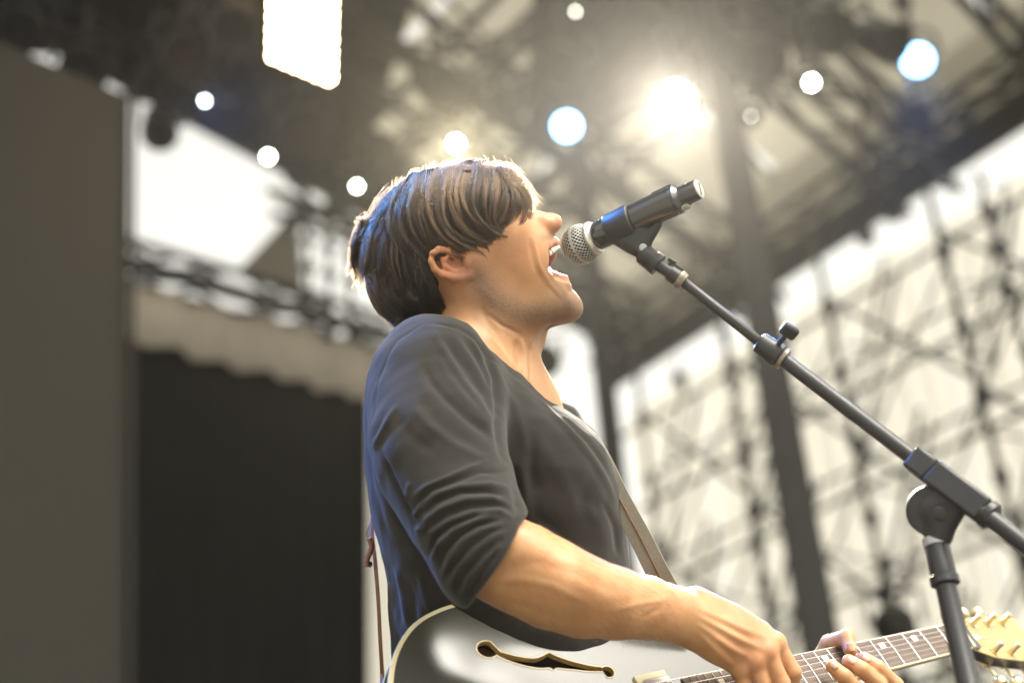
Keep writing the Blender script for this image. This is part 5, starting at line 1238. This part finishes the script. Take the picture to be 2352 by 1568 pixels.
# small grip tab and switch seen on the body
dn_ = RM@np.array([.35,-.85,.35]); dn_ -= mw*(dn_@mw); dn_ /= np.linalg.norm(dn_); sd_ = np.cross(mw, dn_)
mb = MB(); mb.box(M0+mw*(.027+bl-.026)+dn_*.0140, mw*.008, sd_*.006, dn_*.002); mb.build('switch', M['cappl'], mic, smooth=False, bevel=.0012)
upm = -dn_
mb = MB(); mb.box(M0+mw*(.027+bl-.046)+upm*.0195, mw*.014, sd_*.004, upm*.0012); mb.build('top_seam_plate', M['mic_body'], mic, smooth=False, bevel=.0008)

stand = empty('microphone_stand', np.array([*vw(2225,1568,.36)[:2], 0]), 'black microphone stand with a long boom and clutch knobs', 'microphone stand')
# clip: a tapered sleeve round the handle, a web under it and the hinge
cA, cB = M0+mw*.050, M0+mw*.086
mb = MB()
ns = 26; V_ = []
for zz_, rr_ in [(0,.0188),(.0015,.0198),(.033,.0208),(.035,.0194)]:
    for k in range(ns+1):
        a_ = R(-140)+R(280)*k/ns; V_.append(cA+mw*zz_+(dn_*math.cos(a_)+sd_*math.sin(a_))*rr_)
mb.add(V_, [[r_*(ns+1)+k, r_*(ns+1)+k+1, (r_+1)*(ns+1)+k+1, (r_+1)*(ns+1)+k] for r_ in range(3) for k in range(ns)]); o = mb.build('clip_sleeve', M['rubber'], stand); sl_ = o.modifiers.new('thickness','SOLIDIFY'); sl_.thickness = .002; sl_.offset = 1
piv = vw(1472,572,.085)
Wb = Sdf(); cl = lambda p: (np.asarray(p)-CAM)@RM
Wb.chain([cl(cA+mw*.010+dn_*.018), cl(piv)], [.010,.0085], k=.01); Wb.chain([cl(cA+mw*.062+dn_*.0195), cl(piv)], [.0055,.0085], k=.012); Wb.chain([cl(cA+mw*.036+dn_*.017), cl(piv+(cA-piv)*.3)], [.011,.009], k=.012)
cc_ = cl(piv*.5+cA*.5); Vt, Ft = surface(Wb, cc_-.06, cc_+.06, .0014); smesh('clip_web', smooth_mesh(Vt,Ft,2), Ft, M['rubber'], stand)
mb = MB(); sdw = RM@np.array([.15,.1,1.0]); sdw /= np.linalg.norm(sdw)
mb.lathe(piv-sdw*.0105, sdw, [(0,.0075),(.001,.0088),(.020,.0088),(.021,.0075)], 24); mb.build('hinge', M['rubber'], stand)
mb = MB(); mb.lathe(piv+sdw*.0105, sdw, [(0,.0050),(.0022,.0048),(.0028,.003)], 16); mb.build('hinge_screw', M['tape'], stand)
# boom in sections
bp = [vw(1480,585,.088), vw(1505,604,.092), vw(1568,646,.100), vw(1751,790,.135), vw(1795,822,.142), vw(2095,1050,.235), vw(2285,1192,.300), vw(2560,1410,.400)]
def seg(i, j, r0_, r1_, name, mat, prof_=None, n=28):
    d = bp[j]-bp[i]; L_ = np.linalg.norm(d); d /= L_; mb = MB()
    mb.lathe(bp[i], d, prof_ or [(0,r0_*.9),(.001,r0_),(L_-.001,r1_),(L_,r1_*.9)], n); return mb.build(name, mat, stand)
seg(0,1,.012,.0125,'threaded_collar',M['rubber'],[(-.006,.009),(-.002,.0128),(.010,.0135),(.012,.0128),(.014,.0138),(.022,.0138)])
d01 = bp[2]-bp[1]; L01 = np.linalg.norm(d01); d01 /= L01
mb = MB(); mb.lathe(bp[1]+d01*.000, d01, [(-.002,.0120),(-.001,.0136),(.0025,.0136),(.003,.0110)], 28); mb.build('front_ring', M['chrome'], stand)
mb = MB(); mb.lathe(bp[1]+d01*.003, d01, [(0,.0075),(L01*.45,.0075),(L01*.46,.0098),(L01-.006,.0102),(L01-.005,.0085)], 24); mb.build('boom_tip', M['stand_black'], stand)
mb = MB(); mb.lathe(bp[2]-d01*.006, d01, [(-.001,.0100),(0,.0118),(.004,.0118),(.005,.0112),(.008,.0105),(.009,.0065)], 28); mb.build('tip_ring', M['chrome'], stand)
mb = MB(); q_ = bp[1]+d01*L01*.38; nu_ = np.cross(d01, np.cross(RM@np.array([.6,.8,0]), d01)); nu_ /= np.linalg.norm(nu_)
mb.tube([q_+nu_*.006, q_+nu_*.013], .0022, 8); mb.tube([q_+nu_*.013-d01*.005, q_+nu_*.014+d01*.006], .0026, 8); mb.box(q_+nu_*.0105+d01*.010, d01*.008, nu_*.0015, sdw*.002); mb.build('thumb_lever', M['stand_black'], stand)
seg(2,3,.0064,.0064,'inner_tube',M['stand_black'])
d34 = bp[4]-bp[3]; L34 = np.linalg.norm(d34); d34 /= L34
mb = MB(); mb.lathe(bp[3], d34, [(-.006,.0095),(-.004,.0128),(.010,.0138),(.014,.0150),(L34-.004,.0150),(L34-.002,.0130),(L34+.004,.0125),(L34+.005,.009)], 28); mb.build('clutch', M['stand_black'], stand)
mb = MB(); mb.lathe(bp[4], d34, [(-.001,.0130),(.000,.0137),(.0035,.0137),(.0045,.0125)], 28); mb.build('clutch_ring', M['chrome'], stand)
kq = vw(1778,800,.145); kd = vw(1806,768,.158)-kq; kd /= np.linalg.norm(kd)
mb = MB(); mb.tube([kq+kd*.010, kq+kd*.022], .0035, 10); mb.build('knob_stem', M['stand_black'], stand)
mb = MB(); sdk = np.cross(kd, sdw); sdk /= np.linalg.norm(sdk)
mb.box(kq+kd*.030, kd*.0085, sdk*.0105, np.cross(kd,sdk)*.0055); mb.build('wing_knob', M['stand_black'], stand, bevel=.004)
seg(4,5,.0088,.0092,'outer_tube',M['stand_black'])
seg(5,7,.0098,.0100,'rear_tube',M['stand_black'])
# T clamp
d56 = bp[6]-bp[5]; L56 = np.linalg.norm(d56); d56 /= L56; nv_ = np.cross(d56, np.cross(RM@np.array([.6,.8,0]), d56)); nv_ /= np.linalg.norm(nv_); sv_ = np.cross(d56, nv_)
mb = MB()
for s0, s1, hw in [(.0,.030,.0145),(.028,L56-.012,.0150)]:
    mb.box(bp[5]+d56*(s0+s1)/2, d56*(s1-s0)/2, nv_*hw, sv_*hw)
mb.build('clamp_block', M['stand_black'], stand, bevel=.004)
mb = MB(); mb.lathe(bp[6]-d56*.012, d56, [(0,.0150),(.001,.0165),(.008,.0165),(.012,.0120),(.013,.0102)], 28); mb.build('clamp_nut', M['stand_black'], stand)
pvt = vw(2140,1172,.255)
sdp = RM@np.array([-.25,.05,1.0]); sdp /= np.linalg.norm(sdp)
Wb = Sdf(); pc = cl(pvt); Wb.chain([pc, cl(bp[5]+d56*L56*.52)], [.013,.013], k=.012); Wb.chain([pc, vc(2152,1235,.262)], [.014,.012], k=.012); Wb.chain([cl(bp[5]+d56*L56*.62), vc(2165,1225,.262)], [.012,.011], k=.012)
Wb.fn(lambda p: np.maximum(np.linalg.norm((p-pc)-np.outer((p-pc)@(sdp@RM), sdp@RM), axis=1)-.026, np.abs((p-pc)@(sdp@RM))-.009)-.002, pc, .05, k=.004)
Vt, Ft = surface(Wb, pc-.085, pc+.085, .0022); smesh('tilt_hinge', smooth_mesh(Vt,Ft,1), Ft, M['stand_black'], stand)
mb = MB(); mb.lathe(pvt+sdp*.012+RM@np.array([.008,-.002,0]), sdp, [(0,.013),(.005,.012),(.0055,.008),(.009,.0078),(.010,.006)], 24); mb.build('hinge_bolt', M['stand_black'], stand)
# vertical pole, really vertical
pt = vw(2150,1246,.262); pb_ = np.array([pt[0]+.0, pt[1], 0.0])
dv = (vw(2164,1316,.285)-pt); dv = np.array([0,0,-1.0])
mb = MB(); mb.lathe(pt+up*.006, -up, [(0,.0120),(.001,.0142),(.010,.0142),(.011,.012)], 28); mb.build('pole_collar', M['tape'], stand)['label'] = 'pale metal ring'
hgt = pt[2]
mb = MB(); mb.lathe(pt-up*.004, -up, [(0,.0125),(.002,.0138),(.034,.0142),(.036,.0158),(.044,.0158),(.046,.0125)], 28); mb.build('pole_sleeve', M['stand_black'], stand)
mb = MB(); mb.lathe(pt-up*.04, -up, [(0,.0112),(.13,.0125),(.135,.0150),(.19,.0155),(hgt-.1,.0150)], 28); mb.build('pole', M['stand_black'], stand)
for k in range(3):
    a_ = 2*math.pi*k/3+.4; mb = MB(); d_ = np.array([math.cos(a_), math.sin(a_), 0]); b0_ = np.array([pt[0],pt[1],.16]); mb.tube([b0_, b0_+d_*.32-up*.15], .009, 10); mb.build('leg', M['stand_black'], stand)
print('props', round(_t.time()-_t0,1))
